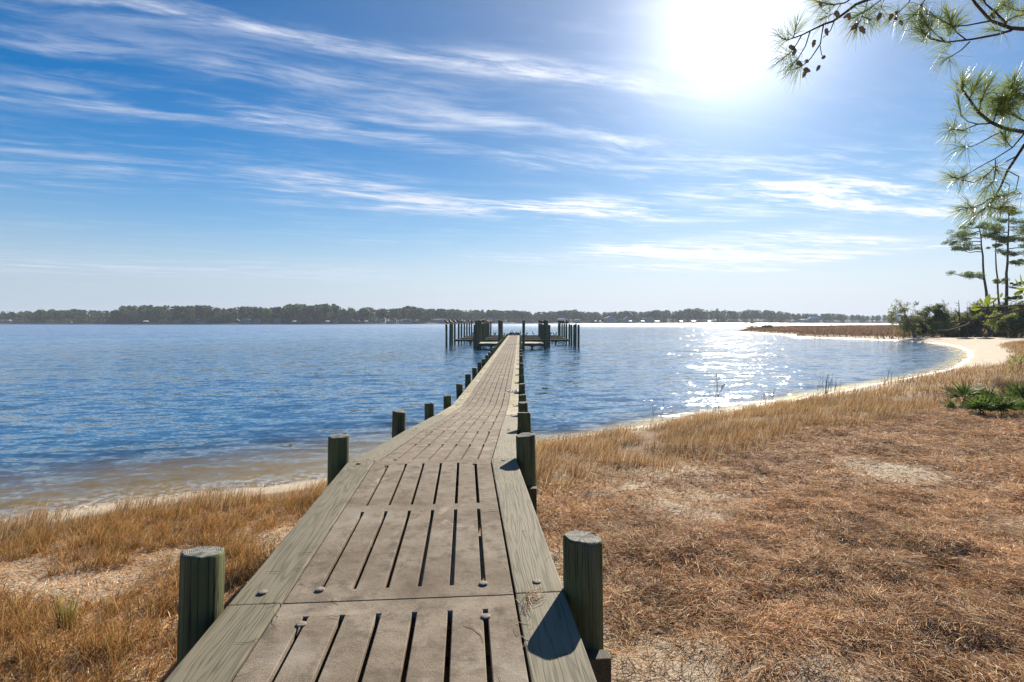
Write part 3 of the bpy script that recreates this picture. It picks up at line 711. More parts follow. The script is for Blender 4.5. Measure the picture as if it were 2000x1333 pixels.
def boards_pier(name, label, x0, x1, y0, y1, z, m, along_x=True, th=.045, fascia=.24, piles=(), group=None):
    e = empty(name, ((x0 + x1) / 2, (y0 + y1) / 2, z), label, 'pier', group)
    n = max(3, int(round((x1 - x0) / .2))) if along_x else max(2, int(round((y1 - y0) / .22)))
    if along_x:
        w = (x1 - x0) / n; b = MB(); b.box(-w / 2 + .008, w / 2 - .008, -(y1 - y0) / 2, (y1 - y0) / 2, -th, 0); me = b.mesh('deck_board', m)
        for k in range(n):
            o = link('deck_board', me, e); o.matrix_basis = Matrix.Translation((x0 + (k + .5) * w, (y0 + y1) / 2, z + random.uniform(-.006, .006)))
    else:
        w = (y1 - y0) / n; b = MB(); b.box(-(x1 - x0) / 2, (x1 - x0) / 2, -w / 2 + .008, w / 2 - .008, -th, 0); me = b.mesh('deck_board', m)
        for k in range(n):
            o = link('deck_board', me, e); o.matrix_basis = Matrix.Translation(((x0 + x1) / 2, y0 + (k + .5) * w, z + random.uniform(-.006, .006)))
    for yy in (y0 + .04, y1 - .10):
        b = MB(); b.box(x0 + .02, x1 - .02, yy, yy + .06, z - th - fascia - .01, z - th - .01); b.build('fascia_beam', M_under, e)
    for xx in piles:
        b = MB(); b.tube([(xx, (y0 + y1) / 2, z - th - .3), (xx, (y0 + y1) / 2, -2.8)], .12, 12); b.build('support_pile', M_pile2, e)
        b = MB(); b.box(xx - .3, xx + .3, y0 + .1, y1 - .12, z - th - .34, z - th - .12); b.build('pile_cap', M_under, e)
    return e
boards_pier('boat_platform', 'low plank platform on the left side of the walkway', -3.7, -1.12, 62.4, 66.4, .70, M_boards, piles=(-2.4,))
boards_pier('boat_platform', 'low mossy plank platform on the right side of the walkway', 1.02, 3.55, 62.4, 66.4, .70, M_moss, piles=(2.3,))
for k, d in enumerate((75.6, 82.6, 90.2, 96.8)):
    c = deck_c(d)
    boards_pier('catwalk', 'narrow catwalk left of the walkway, %s from the front' % ORD[k], -7.7 + .3 * k * .3, c - 1.0, d, d + .62, .73, M_moss, False, piles=(-5.6, -3.4), group='catwalks between the boat slips')
    boards_pier('catwalk', 'narrow catwalk right of the walkway, %s from the front' % ORD[k], c + 1.0, 7.7 + .1 * k, d, d + .62, .73, M_moss, False, piles=(3.6, 5.9), group='catwalks between the boat slips')

# ladder on the right side of the walkway near the platform
lad = empty('dock_ladder', (1.15, 57.0, 0), 'short wooden ladder on the right side of the walkway', 'ladder')
for yy in (56.6, 57.3):
    b = MB(); b.box(1.0, 1.06, yy, yy + .06, -.6, .95); b.build('rail', M_under, lad)
for k in range(5):
    b = MB(); b.box(1.0, 1.06, 56.66, 57.3, -.3 + k * .25, -.24 + k * .25); b.build('rung', M_boards, lad)

# ------------------------------------------------------------------ cormorants
def bird_mesh(seed, hunch):
    b = MB()
    if hunch:
        pts = [(-.30, 0, .03), (-.20, 0, .08), (-.09, 0, .15), (.02, 0, .24), (.09, 0, .34), (.10, 0, .40), (.13, 0, .45), (.17, 0, .455), (.24, 0, .44)]
        rad = [.012, .045, .085, .10, .075, .042, .036, .022, .005]
    else:
        pts = [(-.26, 0, .0), (-.17, 0, .08), (-.08, 0, .18), (0, 0, .32), (.04, 0, .45), (.02, 0, .55), (.03, 0, .64), (.06, 0, .71), (.10, 0, .725), (.19, 0, .74)]
        rad = [.012, .045, .085, .10, .07, .035, .028, .034, .02, .005]
    b.tube(pts, rad, 8)
    for s_ in (-1, 1):
        b.tube([(-.02, .05 * s_, .16), (-.01, .05 * s_, .02), (.05, .055 * s_, .0)], [.02, .012, .014], 5)
        b.tube([(.03, .085 * s_, .36), (-.08, .10 * s_, .22), (-.22, .05 * s_, .08)], [.02, .045, .012], 6)
    return b.mesh('cormorant', M_bird)
BIRDS = [bird_mesh(0, False), bird_mesh(1, True)]
def bird(x, y, z, kind, rot, label, s=1.0):
    o = link('cormorant', BIRDS[kind]); o.location = (x, y, z); o.rotation_euler = (0, 0, rot); o.scale = (s, s, s)
    return tag(o, label, 'bird', 'cormorants resting on the dock')
for nm, ks, txt in (('L', (0, 1, 3, 4, 5, 6, 8, 9), 'in the outermost row on the left'), ('ML', (0, 1, 3, 4, 5), 'in the inner row left of the walkway'),
                    ('MR', (1, 2, 3), 'in the inner row right of the walkway'), ('R', (5, 6, 7, 8, 9), 'in the outermost row on the right')):
    for k in ks:
        p = tops[nm, k]
        bird(p.x, p.y, p.z, 1, R(180) + random.uniform(-.5, .5), 'dark bird on the %s piling %s' % (ORD[k], txt), 1.25)
for xp, d, zt, kd, rt, txt in ((964.6, 96.9, .75, 0, 2.9, 'upright cormorant on the last catwalk left of the walkway, outer of two'), (968.2, 96.9, .75, 0, .3, 'tall cormorant on the last catwalk left of the walkway, inner of two'),
                               (923.2, 97.0, .75, 1, 0, 'cormorant sitting far left on the last catwalk'), (984.6, 97.0, .75, 1, 2, 'cormorant on the last catwalk just left of the flock'),
                               (1029, 97, .75, 1, 0, 'small cormorant on the last catwalk just right of the walkway'), (1041, 97, .75, 0, 3.1, 'cormorant standing upright on the last catwalk right of the walkway'),
                               (1076, 97, .75, 1, 0, 'cormorant on the right end of the last catwalk, first of three'), (1081.3, 97, .75, 1, 3, 'cormorant on the right end of the last catwalk, middle of three'),
                               (1086.6, 97, .75, 1, 0, 'cormorant on the right end of the last catwalk, last of three')):
    bird((xp - 1000) / F * d, d + .25, zt, kd, rt, txt)
for k in range(15):
    xx = -.52 + k * .125 + random.uniform(-.03, .03); kd = 0 if k in (1, 3, 14) else 1
    bird(deck_c(94.5) - .15 + xx, 93.6 + random.uniform(0, 2.2), .765, kd, random.uniform(0, 6.28), 'cormorant at the walkway end, %s from the left in the dark flock' % (ORD + ['twelfth', 'thirteenth', 'fourteenth', 'fifteenth'])[k], 1.1)

# small things lying on the dock
rs = random.Random(4); b = MB()
for k in range(46):
    c = Vector((rs.gauss(0, .085), rs.gauss(0, .12), .012 + abs(rs.gauss(0, .022)))); a = rs.random() * 6.28; t = rs.random() * .8
    w, l = rs.uniform(.02, .045), rs.uniform(.03, .06)
    ux = Vector((math.cos(a), math.sin(a), t)).normalized(); uy = ux.cross(Vector((0, 0, 1))).normalized()
    b.add([c + ux * l, c + uy * w + Vector((0, 0, .008)), c - ux * l, c - uy * w, c + Vector((0, 0, .016))], [(0, 1, 4), (1, 2, 4), (2, 3, 4), (3, 0, 4), (3, 2, 1, 0)])
sh = b.build('shell_heap', M_shell, None); sh.location = (deck_c(19.3) + .80, 19.3, .77); tag(sh, 'small pile of pale broken shells on the right edge plank', 'shells')
def needle_bunch(name, label, pts_fn, n, m, wd=.0016, seed=3):
    rs = random.Random(seed); b = MB()
    for k in range(n): b.tube(pts_fn(rs), [wd, wd, wd, wd * .4], 3, False)
    return tag(b.build(name, m, None), label, 'pine needles')
M_tan = plain('dead_needle', (.36, .24, .13), .6, .3, 0, .3, 30)
def pn(rs):
    base = Vector((.085 + rs.gauss(0, .008), 3.17 + rs.gauss(0, .03), 1.634))
    a = rs.choice((rs.uniform(.3, 1.0), rs.uniform(-1.9, -1.2), rs.uniform(.5, .9))); L = rs.uniform(.07, .15); d = Vector((math.cos(a), math.sin(a), 0)); q = Vector((-d.y, d.x, 0)) * rs.uniform(-.03, .03)
    return [base, base + d * L * .35 + q * .6 + Vector((0, 0, .012)), base + d * L * .7 + q + Vector((0, 0, .010)), base + d * L + Vector((0, 0, rs.uniform(-.004, .01)))]
needle_bunch('pine_needle_clump', 'little clump of dead pine needles caught on the plank edge by a bolt', pn, 34, M_tan)
needle_bunch('pine_needle', 'single curved pale needle lying on the nearest deck panel', lambda rs: [(-.25, 2.92, 1.626), (-.20, 2.90, 1.628), (-.155, 2.84, 1.628), (-.135, 2.76, 1.626)], 1, M_tan, .0016)

rs = random.Random(12); b = MB()
for k in range(150):
    yy = rs.uniform(2.0, 9.0) if k < 110 else rs.uniform(9, 16); xx = deck_c(yy) + rs.choice((rs.uniform(-.92, .92), rs.gauss(.66, .02), rs.gauss(-.66, .02)))
    zz = 1.628 if yy < 6.4 else 1.575 - max(0, yy - 6.52) * .0805 + .012
    a = rs.uniform(0, 6.28); L = rs.uniform(.03, .11); q = rs.uniform(-.2, .2)
    d0 = Vector((math.cos(a), math.sin(a), 0)); p0 = Vector((xx, yy, zz))
    b.tube([p0, p0 + d0 * L * .5 + Vector((-d0.y, d0.x, 0)) * q * L, p0 + d0 * L], [.0013, .0013, .0006], 3, False)
tag(b.build('deck_needles', M_tan), 'stray dead pine needles on the near deck panels', None, None, 'stuff')

# ------------------------------------------------------------------ foliage helpers
PAL_PINE = np.array([[.055, .085, .022], [.075, .105, .028], [.040, .065, .020], [.095, .115, .035]])
PAL_OAK = np.array([[.070, .085, .028], [.095, .105, .040], [.050, .065, .022], [.12, .12, .05]])
PAL_DARK = np.array([[.048, .068, .025], [.068, .088, .030], [.038, .052, .020], [.085, .10, .038]])
PAL_LIME = np.array([[.11, .14, .035], [.15, .17, .045], [.075, .11, .025], [.18, .18, .06]])
def leafcloud(name, cen, n_per, spread, size, palette, m=None, flat=1.0, g=None):
    """little leaf faces spread round the given points"""
    g = g or rng
    cen = np.asarray(cen, float).reshape(-1, 3); k = len(cen); n = k * n_per
    spread = np.broadcast_to(np.asarray(spread, float), (k,)) if np.ndim(spread) else np.full(k, spread)
    off = g.normal(0, 1, (n, 3)); off /= np.linalg.norm(off, axis=1)[:, None] + 1e-9
    off *= (g.random(n) ** .45)[:, None] * np.repeat(spread, n_per)[:, None]; off[:, 2] *= flat
    c = np.repeat(cen, n_per, 0) + off
    a = g.normal(0, 1, (n, 3)); a /= np.linalg.norm(a, axis=1)[:, None]
    b_ = np.cross(a, g.normal(0, 1, (n, 3))); b_ /= np.linalg.norm(b_, axis=1)[:, None] + 1e-9
    s = size * (.5 + g.random(n))[:, None]
    V = np.stack([c - a * s, c + b_ * s * .45, c + a * s, c - b_ * s * .45], 1).reshape(-1, 3)
    f = np.arange(n * 4).reshape(-1, 4)
    cl = palette[g.integers(0, len(palette), n)] * (.7 + .6 * g.random((n, 1)))
    return np_mesh(name, V, f, m or M_leaf, False, np.repeat(cl, 4, 0))
def grow(b, p, d, L, r, depth, rs, tips, spread=.7, lift=.1, shrink=.72, minr=.012):
    pts = [p]; q = p.copy(); dd = d.copy(); n = 4
    for i in range(n):
        dd = (dd + Vector((rs.gauss(0, .16), rs.gauss(0, .16), rs.gauss(0, .12) + lift * .3))).normalized()
        q = q + dd * (L / n); pts.append(q)
    b.tube(pts, [max(minr, r * (1 - .45 * i / n)) for i in range(n + 1)], 6 if r > .05 else 4, False)
    if depth == 0: tips.append(q); tips.append(pts[2]); return
    for k in range(rs.choice((2, 3, 3))):
        ax = Vector((rs.gauss(0, 1), rs.gauss(0, 1), rs.gauss(0, .6))).normalized()
        nd_ = (dd + ax * spread).normalized()
        grow(b, pts[rs.choice((2, 3, 4, 4))], nd_, L * shrink * rs.uniform(.75, 1.15), r * .58, depth - 1, rs, tips, spread, lift, shrink, minr)
def gz(x, y): return float(height(np.array([x]), np.array([y]))[0])
def broad(name, label, cat, xp, d, h, seed, depth=4, spread=.8, lift=.15, leaves=26, lsp=.5, lsize=.13, palette=PAL_OAK, stems=1, lean=(0, 0), frac=.36, bark=None, group=None, sp0=.25):
    x = (xp - 1000) / F * d; z = gz(x, d) - .1; rs = random.Random(seed)
    e = empty(name, (x, d, z), label, cat, group); b = MB(); tips = []
    for s_ in range(stems):
        a = rs.random() * 6.28
        dv = Vector((lean[0] + math.cos(a) * sp0 * (stems > 1), lean[1] + math.sin(a) * sp0 * (stems > 1), 1)).normalized()
        grow(b, Vector((x + math.cos(a) * .15 * (stems > 1), d + math.sin(a) * .15 * (stems > 1), z)), dv, h * frac, max(.03, h * .020), depth, rs, tips, spread, lift)
    b.build('trunk', bark or M_bark_grey, e)
    if leaves:
        lk = np.array([t[:] for t in tips]); g = np.random.default_rng(seed)
        link('crown', leafcloud('crown', lk, leaves, lsp, lsize, palette, g=g), e)
    return e

# ------------------------------------------------------------------ thicket and pines beyond the cove
def pine(name, label, pts_px, d, r0, pads, seed, group=None):
    """pts_px: trunk as photo rows at distance d; pads: (from trunk fraction, reach px dx, dy, pad half width m)"""
    rs = random.Random(seed); g = np.random.default_rng(seed)
    pts = [P(x, y, d) for x, y in pts_px]; z0 = gz(pts[0].x, d); pts[0].z = z0 - .2
    e = empty(name, pts[0], label, 'tree', group); b = MB(); n = len(pts)
    sm = []
    for i in range(n - 1):
        for t in (0, .33, .66): sm.append(pts[i].lerp(pts[i + 1], t) + Vector((rs.gauss(0, .05), rs.gauss(0, .05), 0)))
    sm.append(pts[-1]); m = len(sm)
    b.tube(sm, [r0 * (1 - .78 * i / (m - 1)) for i in range(m)], 8, True)
    cen = []; spd = []
    for fr, dx, dy, w in pads:
        i = fr * (m - 1); p = sm[int(i)].lerp(sm[min(int(i) + 1, m - 1)], i - int(i))
        dz = rs.uniform(-1.6, 1.6)
        q = p + Vector((dx / F * d, dz, -dy / F * d)); mid_ = p.lerp(q, .55) + Vector((0, 0, -.25))
        b.tube([p, p.lerp(mid_, .5) + Vector((0, 0, .1)), mid_, q], [.09, .075, .055, .02], 5, False)
        for k in range(7):
            t = rs.uniform(.45, 1.1); s_ = p.lerp(q, t) + Vector((rs.gauss(0, w * .5), rs.gauss(0, w * .6), rs.uniform(.0, .5)))
            b.tube([p.lerp(q, min(t, .95) * .85), s_], [.03, .012], 4, False)
            cen.append(s_[:]); spd.append(w * rs.uniform(.35, .6))
    b.build('trunk', M_bark, e)
    link('crown', leafcloud('crown', cen, 150, np.array(spd) * 1.15, .085, PAL_PINE, flat=.55, g=g), e)
    return e
pine('pine_tree', 'tall thin pine leaning left, leftmost of the three beyond the beach', [(1932, 655), (1927, 585), (1922, 540), (1918, 480), (1912, 440)], 92, .26,
     [(.97, -20, -2, 1.3), (.97, 14, -4, 1.3), (.93, -28, 8, 1.3), (.88, 22, 2, 1.0), (.84, -52, -3, 1.6), (.80, -62, -2, 1.3), (.76, -34, -2, 1.0), (.72, -56, 0, 1.4), (.70, -36, -4, 1.2), (.48, -46, -8, 1.4), (.46, -24, -8, 1.4)], 5)
pine('pine_tree', 'slender pine with a small crown, middle of the three beyond the beach', [(1958, 655), (1953, 600), (1948, 545), (1944, 490), (1945, 448)], 95, .20,
     [(.98, -14, -2, 1.1), (.98, 12, -4, 1.2), (.92, -20, 6, 1.1), (.86, 10, 0, 1.0), (.8, -12, 4, .8), (.9, 24, 10, 1.0)], 6)
pine('pine_tree', 'tallest straight pine, right of the three beyond the beach', [(1963, 655), (1965, 595), (1967, 535), (1969, 475), (1970, 415)], 90, .30,
     [(.99, -6, -4, 1.0), (.99, 16, 0, 1.1), (.95, -18, 8, 1.2), (.93, 28, 4, 1.4), (.88, 44, -2, 1.5), (.84, -26, 2, 1.2), (.80, 40, -10, 1.5), (.76, 30, -4, 1.1), (.72, -22, -14, 1.2),
      (.70, 40, -8, 1.4), (.66, 34, 0, 1.3), (.64, -16, -6, 1.1), (.60, 18, 4, .9), (.42, -16, -4, .9), (.40, 14, 0, .7), (.28, 12, -2, .6), (.28, -8, -2, .5)], 7)
pine('pine_tree', 'pine at the right edge of the view beyond the beach', [(2012, 655), (2012, 590), (2014, 520), (2016, 450)], 97, .28,
     [(.97, -10, 0, 1.3), (.92, -22, 4, 1.3), (.85, -20, 4, 1.3), (.8, 24, 0, 1.4), (.7, -16, 4, 1.1), (.9, 24, 0, 1.4)], 8)
broad('oak_tree', 'gnarled wind-bent oak with sparse leaves at the tip of the thicket', 'tree', 1788, 94, 7.4, 21, 4, .85, .03, 9, .42, .12, PAL_OAK, 3, (-.25, 0), .34, sp0=.55)
broad('oak_tree', 'low bare oak with reaching twigs left of the gnarled oak', 'tree', 1764, 97, 4.2, 24, 4, .9, .0, 4, .4, .10, PAL_OAK, 2, (-.4, 0), .34, sp0=.5)
broad('cedar_tree', 'dense dark green cedar beside the gnarled oak', 'tree', 1852, 95, 6.4, 33, 4, .75, .1, 34, .5, .12, PAL_DARK, 3, (0, 0), .34, sp0=.45)
broad('young_oak', 'thin bare sapling with a twiggy top above the dark cedar', 'tree', 1838, 98, 7.6, 40, 3, .5, .2, 6, .35, .10, PAL_OAK, 1, (.08, 0), .42)
broad('wax_myrtle', 'dark rounded wax myrtle under the bare sapling', 'shrub', 1822, 96, 4.8, 41, 4, .8, .0, 26, .42, .11, PAL_DARK, 3, (0, 0), .34, sp0=.6)
broad('bay_shrub', 'bright yellow-green shrub standing below the leaning pine', 'shrub', 1912, 92, 5.6, 43, 4, .8, .0, 30, .5, .12, PAL_LIME, 4, (0, 0), .33, sp0=.6)
broad('bay_shrub', 'mid green shrub between the pine trunks', 'shrub', 1945, 93, 6.4, 44, 4, .75, .05, 30, .52, .12, PAL_OAK, 4, (0, 0), .34, sp0=.5)
broad('live_oak', 'dark leafy oak at the right edge behind the pines', 'tree', 1990, 92, 8.4, 45, 4, .75, .06, 38, .6, .13, PAL_DARK, 3, (0, 0), .35, sp0=.45)
broad('bare_tree', 'bare branching tree rising behind the yellow-green shrub', 'tree', 1912, 95, 8.2, 47, 4, .6, .15, 0, .3, .1, PAL_OAK, 1, (.05, 0), .36)
broad('wax_myrtle', 'dark wax myrtle at the far right behind the beach grass', 'shrub', 2015, 78, 4.6, 48, 4, .8, .0, 30, .5, .12, PAL_DARK, 4, (0, 0), .34, sp0=.6)
broad('wax_myrtle', 'low dark myrtle at the foot of the tallest pine', 'shrub', 1970, 80, 3.0, 49, 4, .8, .0, 26, .42, .11, PAL_DARK, 4, (0, 0), .34, sp0=.7)
for xp_, d__, h_, sd_, pal_, txt_ in ((1800, 97, 4.6, 141, PAL_OAK, 'olive shrub just right of the gnarled oak'), (1868, 99, 5.6, 142, PAL_OAK, 'olive leafy shrub behind the dead snags'), (1893, 97, 5.6, 143, PAL_DARK, 'dark green shrub between the snags and the leaning pine'),
                                      (1928, 96, 6.4, 144, PAL_DARK, 'tall dark shrub behind the leaning pine trunk'), (1962, 97, 7.0, 145, PAL_OAK, 'tall olive shrub behind the tallest pine'), (1983, 84, 5.0, 146, PAL_LIME, 'yellow-green shrub at the right edge of the beach'), (1838, 93, 3.0, 147, PAL_LIME, 'low yellow-green shrub in front of the bare sapling')):
    broad('thicket_shrub', txt_, 'shrub', xp_, d__, h_, sd_, 4, .8, .02, 15, .6, .12, pal_, 4, (0, 0), .36, sp0=.65)
broad('wax_myrtle', 'shadowy low shrub behind the middle of the beach', 'shrub', 1880, 95, 3.8, 50, 4, .8, .0, 28, .45, .12, PAL_DARK, 4, (0, 0), .34, sp0=.7)
for xp, d, h, sd, txt in ((1873, 94, 6.2, 3, 'dead grey snag with short broken stubs above the thicket'), (1889, 94, 5.0, 9, 'shorter dead snag right of the first one')):
    x = (xp - 1000) / F * d; z = gz(x, d); rs = random.Random(sd); b = MB()
    b.tube([(x, d, z - .1), (x + .1, d, z + h * .5), (x - .05, d, z + h)], [.16, .12, .03], 7)
    for k in range(5):
        zz = z + h * rs.uniform(.55, .95); s_ = rs.choice((-1, 1)); b.tube([(x, d, zz), (x + s_ * rs.uniform(.3, .9), d + rs.uniform(-.3, .3), zz + rs.uniform(.1, .5))], [.05, .012], 5)
    tag(b.build('dead_snag', M_bark_grey), txt, 'dead tree')
# driftwood on the beach
for xp, d, a, L, txt in ((1886, 80, .2, 3.0, 'grey driftwood log lying at the back of the beach'), (1925, 77, -.15, 2.2, 'shorter driftwood branch right of the log on the beach')):
    x = (xp - 1000) / F * d; z = gz(x, d); b = MB()
    b.tube([(x - L / 2 * math.cos(a), d - L / 2 * math.sin(a), z + .10), (x, d, z + .14), (x + L / 2 * math.cos(a), d + L / 2 * math.sin(a), z + .08)], [.05, .1, .07], 8)
    b.tube([(x, d, z + .14), (x + .4, d - .2, z + .5)], [.05, .015], 6); tag(b.build('driftwood', M_bark_grey), txt, 'driftwood')

# ------------------------------------------------------------------ near plants on the right bank
def fan_mesh(seed, n=17, L=.42):
    rs = random.Random(seed); b = MB()
    b.tube([(0, 0, 0), (.02, 0, .12), (.06, 0, .22)], [.006, .005, .004], 5)
    o = Vector((.06, 0, .22))
    for k in range(n):
        a = (k / (n - 1) - .5) * 3.6 + rs.gauss(0, .06); l = L * (1 - .28 * abs(k / (n - 1) - .5) * 2) * rs.uniform(.85, 1.1)
        d = Vector((math.cos(a) * .75 + .1, math.sin(a), .62 * math.cos(a) + rs.gauss(0, .10))).normalized()
        s_ = d.cross(Vector((-.5, 0, .86))).normalized() * .014
        m1 = o + d * l * .45; tip = o + d * l - Vector((0, 0, l * rs.uniform(.02, .16)))
        up = Vector((0, 0, .006))
        b.add([o - s_ * .4, o + s_ * .4, m1 + s_, m1 + up, m1 - s_, tip], [(0, 1, 2, 3), (0, 3, 4), (3, 2, 5), (4, 3, 5)])
    return b.mesh('frond', M_palm)
FANS = [fan_mesh(k) for k in range(4)]
M_palm_dead = plain('dead_frond', (.30, .20, .11), .8)
for i, (xp, yp, s_, n, txt) in enumerate(((1882, 775, 1.15, 10, 'largest dwarf palmetto, spiky fans at the left of the clump'), (1858, 785, .6, 6, 'tiny palmetto at the far left edge of the clump'), (1912, 770, 1.0, 8, 'palmetto with upright fan behind the clump'),
                                       (1920, 795, .9, 9, 'low palmetto at the front of the clump'), (1935, 778, .9, 8, 'yellowing palmetto in the middle of the clump'), (1958, 797, 1.0, 9, 'palmetto with pale tips at the front right of the clump'),
                                       (1985, 775, 1.1, 9, 'palmetto at the right edge of the view'), (1898, 790, .7, 7, 'small palmetto between the largest and the front one'), (1998, 795, .8, 8, 'short palmetto below the one at the right edge'))):
    x, y = W(xp, yp, 1.05); z = gz(x, y); rs = random.Random(i + 3)
    e = empty('palmetto', (x, y, z), txt, 'palmetto', 'dwarf palmettos on the right bank')
    for k in range(n):
        o = link('frond', FANS[rs.randrange(4)], e)
        q = 1.2 * s_ * rs.uniform(.75, 1.15)
        o.matrix_basis = Matrix.Translation((x + rs.gauss(0, .05), y + rs.gauss(0, .05), z - .03)) @ Matrix.Rotation(k * 2.4 + rs.random(), 4, 'Z') @ Matrix.Rotation(rs.uniform(-.75, .35), 4, 'Y') @ Matrix.Scale(q, 4)
# brush and a pine seedling at the right edge
def brush(name, label, xp, yp, zg, n, h, sp, palette, m, cat, wd=.004, tuft=False):
    x0, y0 = W(xp, yp, zg); z0 = gz(x0, y0)
    th = rng.random(n) * 6.28; rr = np.sqrt(rng.random(n)) * sp
    x, y = x0 + np.cos(th) * rr * .5, y0 + np.sin(th) * rr * .5
    hh = h * (.4 + .6 * rng.random(n)); lm = rr * .8
    me = blades(n, x, y, np.full(n, z0 - .02), hh, np.c_[np.cos(th) * lm, np.sin(th) * lm], wd, pal(palette, n, .3), name=name, mat_=m)
    return tag(link(name, me), label, cat)
brush('dry_bush', 'grey-brown leafless bush right behind the palmettos', 1985, 755, 1.0, 1400, .62, .75, np.array([[.10, .075, .055], [.15, .11, .085], [.07, .05, .04]]), M_grass, 'bush', .004)
sd = W(1994, 722, .95); sz = gz(*sd); e = empty('pine_seedling', (sd[0], sd[1], sz), 'small bright green pine seedling at the right edge above the dry bush', 'seedling')
b = MB(); b.tube([(sd[0], sd[1], sz - .05), (sd[0], sd[1], sz + .75)], [.02, .008], 6)
tips_ = [Vector((sd[0], sd[1], sz + .75))]
for k in range(9):
    a = k * 2.4; zz = sz + .2 + k * .06; t_ = Vector((sd[0] + math.cos(a) * .38, sd[1] + math.sin(a) * .38, zz + .22)); b.tube([(sd[0], sd[1], zz), t_], [.008, .005], 4); tips_.append(t_)
b.build('stem', M_bark, e)
def tuft_mesh(name, tips, dirs, n, L, wd, palette, back=.10, seed=1):
    """long pine needles radiating from branch ends"""
    g = np.random.default_rng(seed); k = len(tips); N = k * n
    tp = np.repeat(np.array([t[:] for t in tips]), n, 0); dr = np.repeat(np.array([d[:] for d in dirs]), n, 0)
    t = g.random(N); base = tp - dr * (t * back)[:, None]
    r = g.normal(0, 1, (N, 3)); r -= (r * dr).sum(1)[:, None] * dr; r /= np.linalg.norm(r, axis=1)[:, None] + 1e-9
    ang = np.clip(.25 + t * .9 + g.normal(0, .25, N), .05, 1.9)
    d = dr * np.cos(ang)[:, None] + r * np.sin(ang)[:, None]
    l = L * (.7 + .45 * g.random(N))
    mid_ = base + d * (l * .5)[:, None]; tip = base + d * l[:, None]; tip[:, 2] -= l * (.04 + .28 * g.random(N) ** 2); mid_[:, 2] += l * .03 * g.random(N)
    s_ = np.cross(d, g.normal(0, 1, (N, 3))); s_ /= np.linalg.norm(s_, axis=1)[:, None] + 1e-9; s_ *= wd
    V = np.stack([base - s_ * .7, base + s_ * .7, mid_ + s_, mid_ - s_, tip + s_ * .3, tip - s_ * .3], 1).reshape(-1, 3)
    i = np.arange(N)[:, None] * 6
    f = np.concatenate([i + np.array([[0, 1, 2, 3]]), i + np.array([[3, 2, 4, 5]])], 0)
    c = palette[g.integers(0, len(palette), N)] * (.75 + .5 * g.random((N, 1)))
    return np_mesh(name, V, f, M_needle, False, np.repeat(c, 6, 0))
PAL_NEED = np.array([[.10, .15, .035], [.075, .115, .030], [.13, .17, .045], [.055, .085, .035], [.16, .17, .05]])
nm_ = tuft_mesh('needles', tips_, [Vector((0, 0, 1))] + [(t_ - Vector((sd[0], sd[1], t_.z - .25))).normalized() for t_ in tips_[1:]], 110, .2, .003, PAL_NEED * 1.2, .18, 9)
tag(link('needles', nm_, e), kind='stuff')
# reeds on the waterline
for i, (xp, yp, n, h, txt) in enumerate(((1385, 808, 9, 1.15, 'tall dry reeds with feathery heads in front of the sun glitter'), (1275, 826, 4, .75, 'two or three thin reed stalks nearest the dock'), (1488, 792, 12, .62, 'short cluster of dry stalks on the waterline between the taller reeds'),
                                      (1618, 772, 20, .95, 'dense clump of tall dry stalks farther along the right bank'), (1735, 750, 7, 1.05, 'thin stalks where the bank bends toward the beach'))):
    x0, y0 = W(xp, yp, .05); rs = random.Random(i); b = MB()
    for k in range(n):
        x = x0 + rs.gauss(0, .28); y = y0 + rs.gauss(0, .2); z = gz(x, y) - .05; hh = h * rs.uniform(.5, 1.1); lx, ly = rs.gauss(.12, .14) * hh, rs.gauss(0, .1) * hh
        p0 = Vector((x, y, z)); p1 = Vector((x + lx * .4, y + ly * .4, z + hh * .6)); p2 = Vector((x + lx, y + ly, z + hh))
        b.tube([p0, p1, p2], [.008, .006, .003], 4, False)
        for q in range(rs.choice((1, 2, 3))):
            s0 = p1.lerp(p2, rs.random()); b.tube([s0, s0 + Vector((rs.gauss(.05, .06), rs.gauss(0, .05), rs.uniform(.04, .14)))], [.004, .003], 3, False)
        if i == 0 and k < 4: b.tube([p2, p2 + Vector((.02, 0, .06)), p2 + Vector((.05, 0, .11))], [.012, .022, .004], 4, False)
    tag(b.build('reed_clump', M_reed), txt, 'reeds')
# green grass clump near the left edge
brush('green_tuft', 'green-tipped grass tuft standing in the sand at the lower left', 128, 1250, .80, 90, .40, .09, np.array([[.16, .17, .03], [.22, .20, .05], [.11, .13, .025], [.30, .20, .07]]), M_grass, 'grass tuft', .003)

# ------------------------------------------------------------------ overhanging pine at the upper right
D0 = 5.0
TR = Vector((7.0, 5.6, gz(7.0, 5.6)))
pt = empty('overhanging_pine', TR, 'pine with needled, cone-bearing boughs hanging into the upper right sky', 'tree')
bt = MB(); rs = random.Random(77)
bt.tube([TR + Vector((0, 0, -.2)), TR + Vector((.05, .05, 3)), TR + Vector((.1, 0, 7)), TR + Vector((0, .1, 11)), TR + Vector((0, 0, 14))], [.24, .21, .17, .12, .04], 14)
bt.build('trunk', M_bark, pt)
tipP, tipD = [], []
bb = MB()
def bough(px_pts, d0, d1, r0, r1, tuft=True, mid_tufts=0):
    n = len(px_pts); pts = []
    for i, (x, y) in enumerate(px_pts): pts.append(P(x, y, d0 + (d1 - d0) * i / max(1, n - 1)))
    bb.tube(pts, [r0 + (r1 - r0) * i / max(1, n - 1) for i in range(n)], 7 if r0 > .008 else 5, False)
    if tuft: tipP.append(pts[-1]); tipD.append((pts[-1] - pts[-2]).normalized())
    for k in range(mid_tufts):
        i = rs.randrange(max(1, n // 2), n); p = pts[i - 1].lerp(pts[i], rs.random()); tipP.append(p)
        tipD.append(((pts[i] - pts[i - 1]).normalized() + Vector((rs.gauss(0, .5), rs.gauss(0, .5), rs.gauss(.3, .4)))).normalized())
    return pts
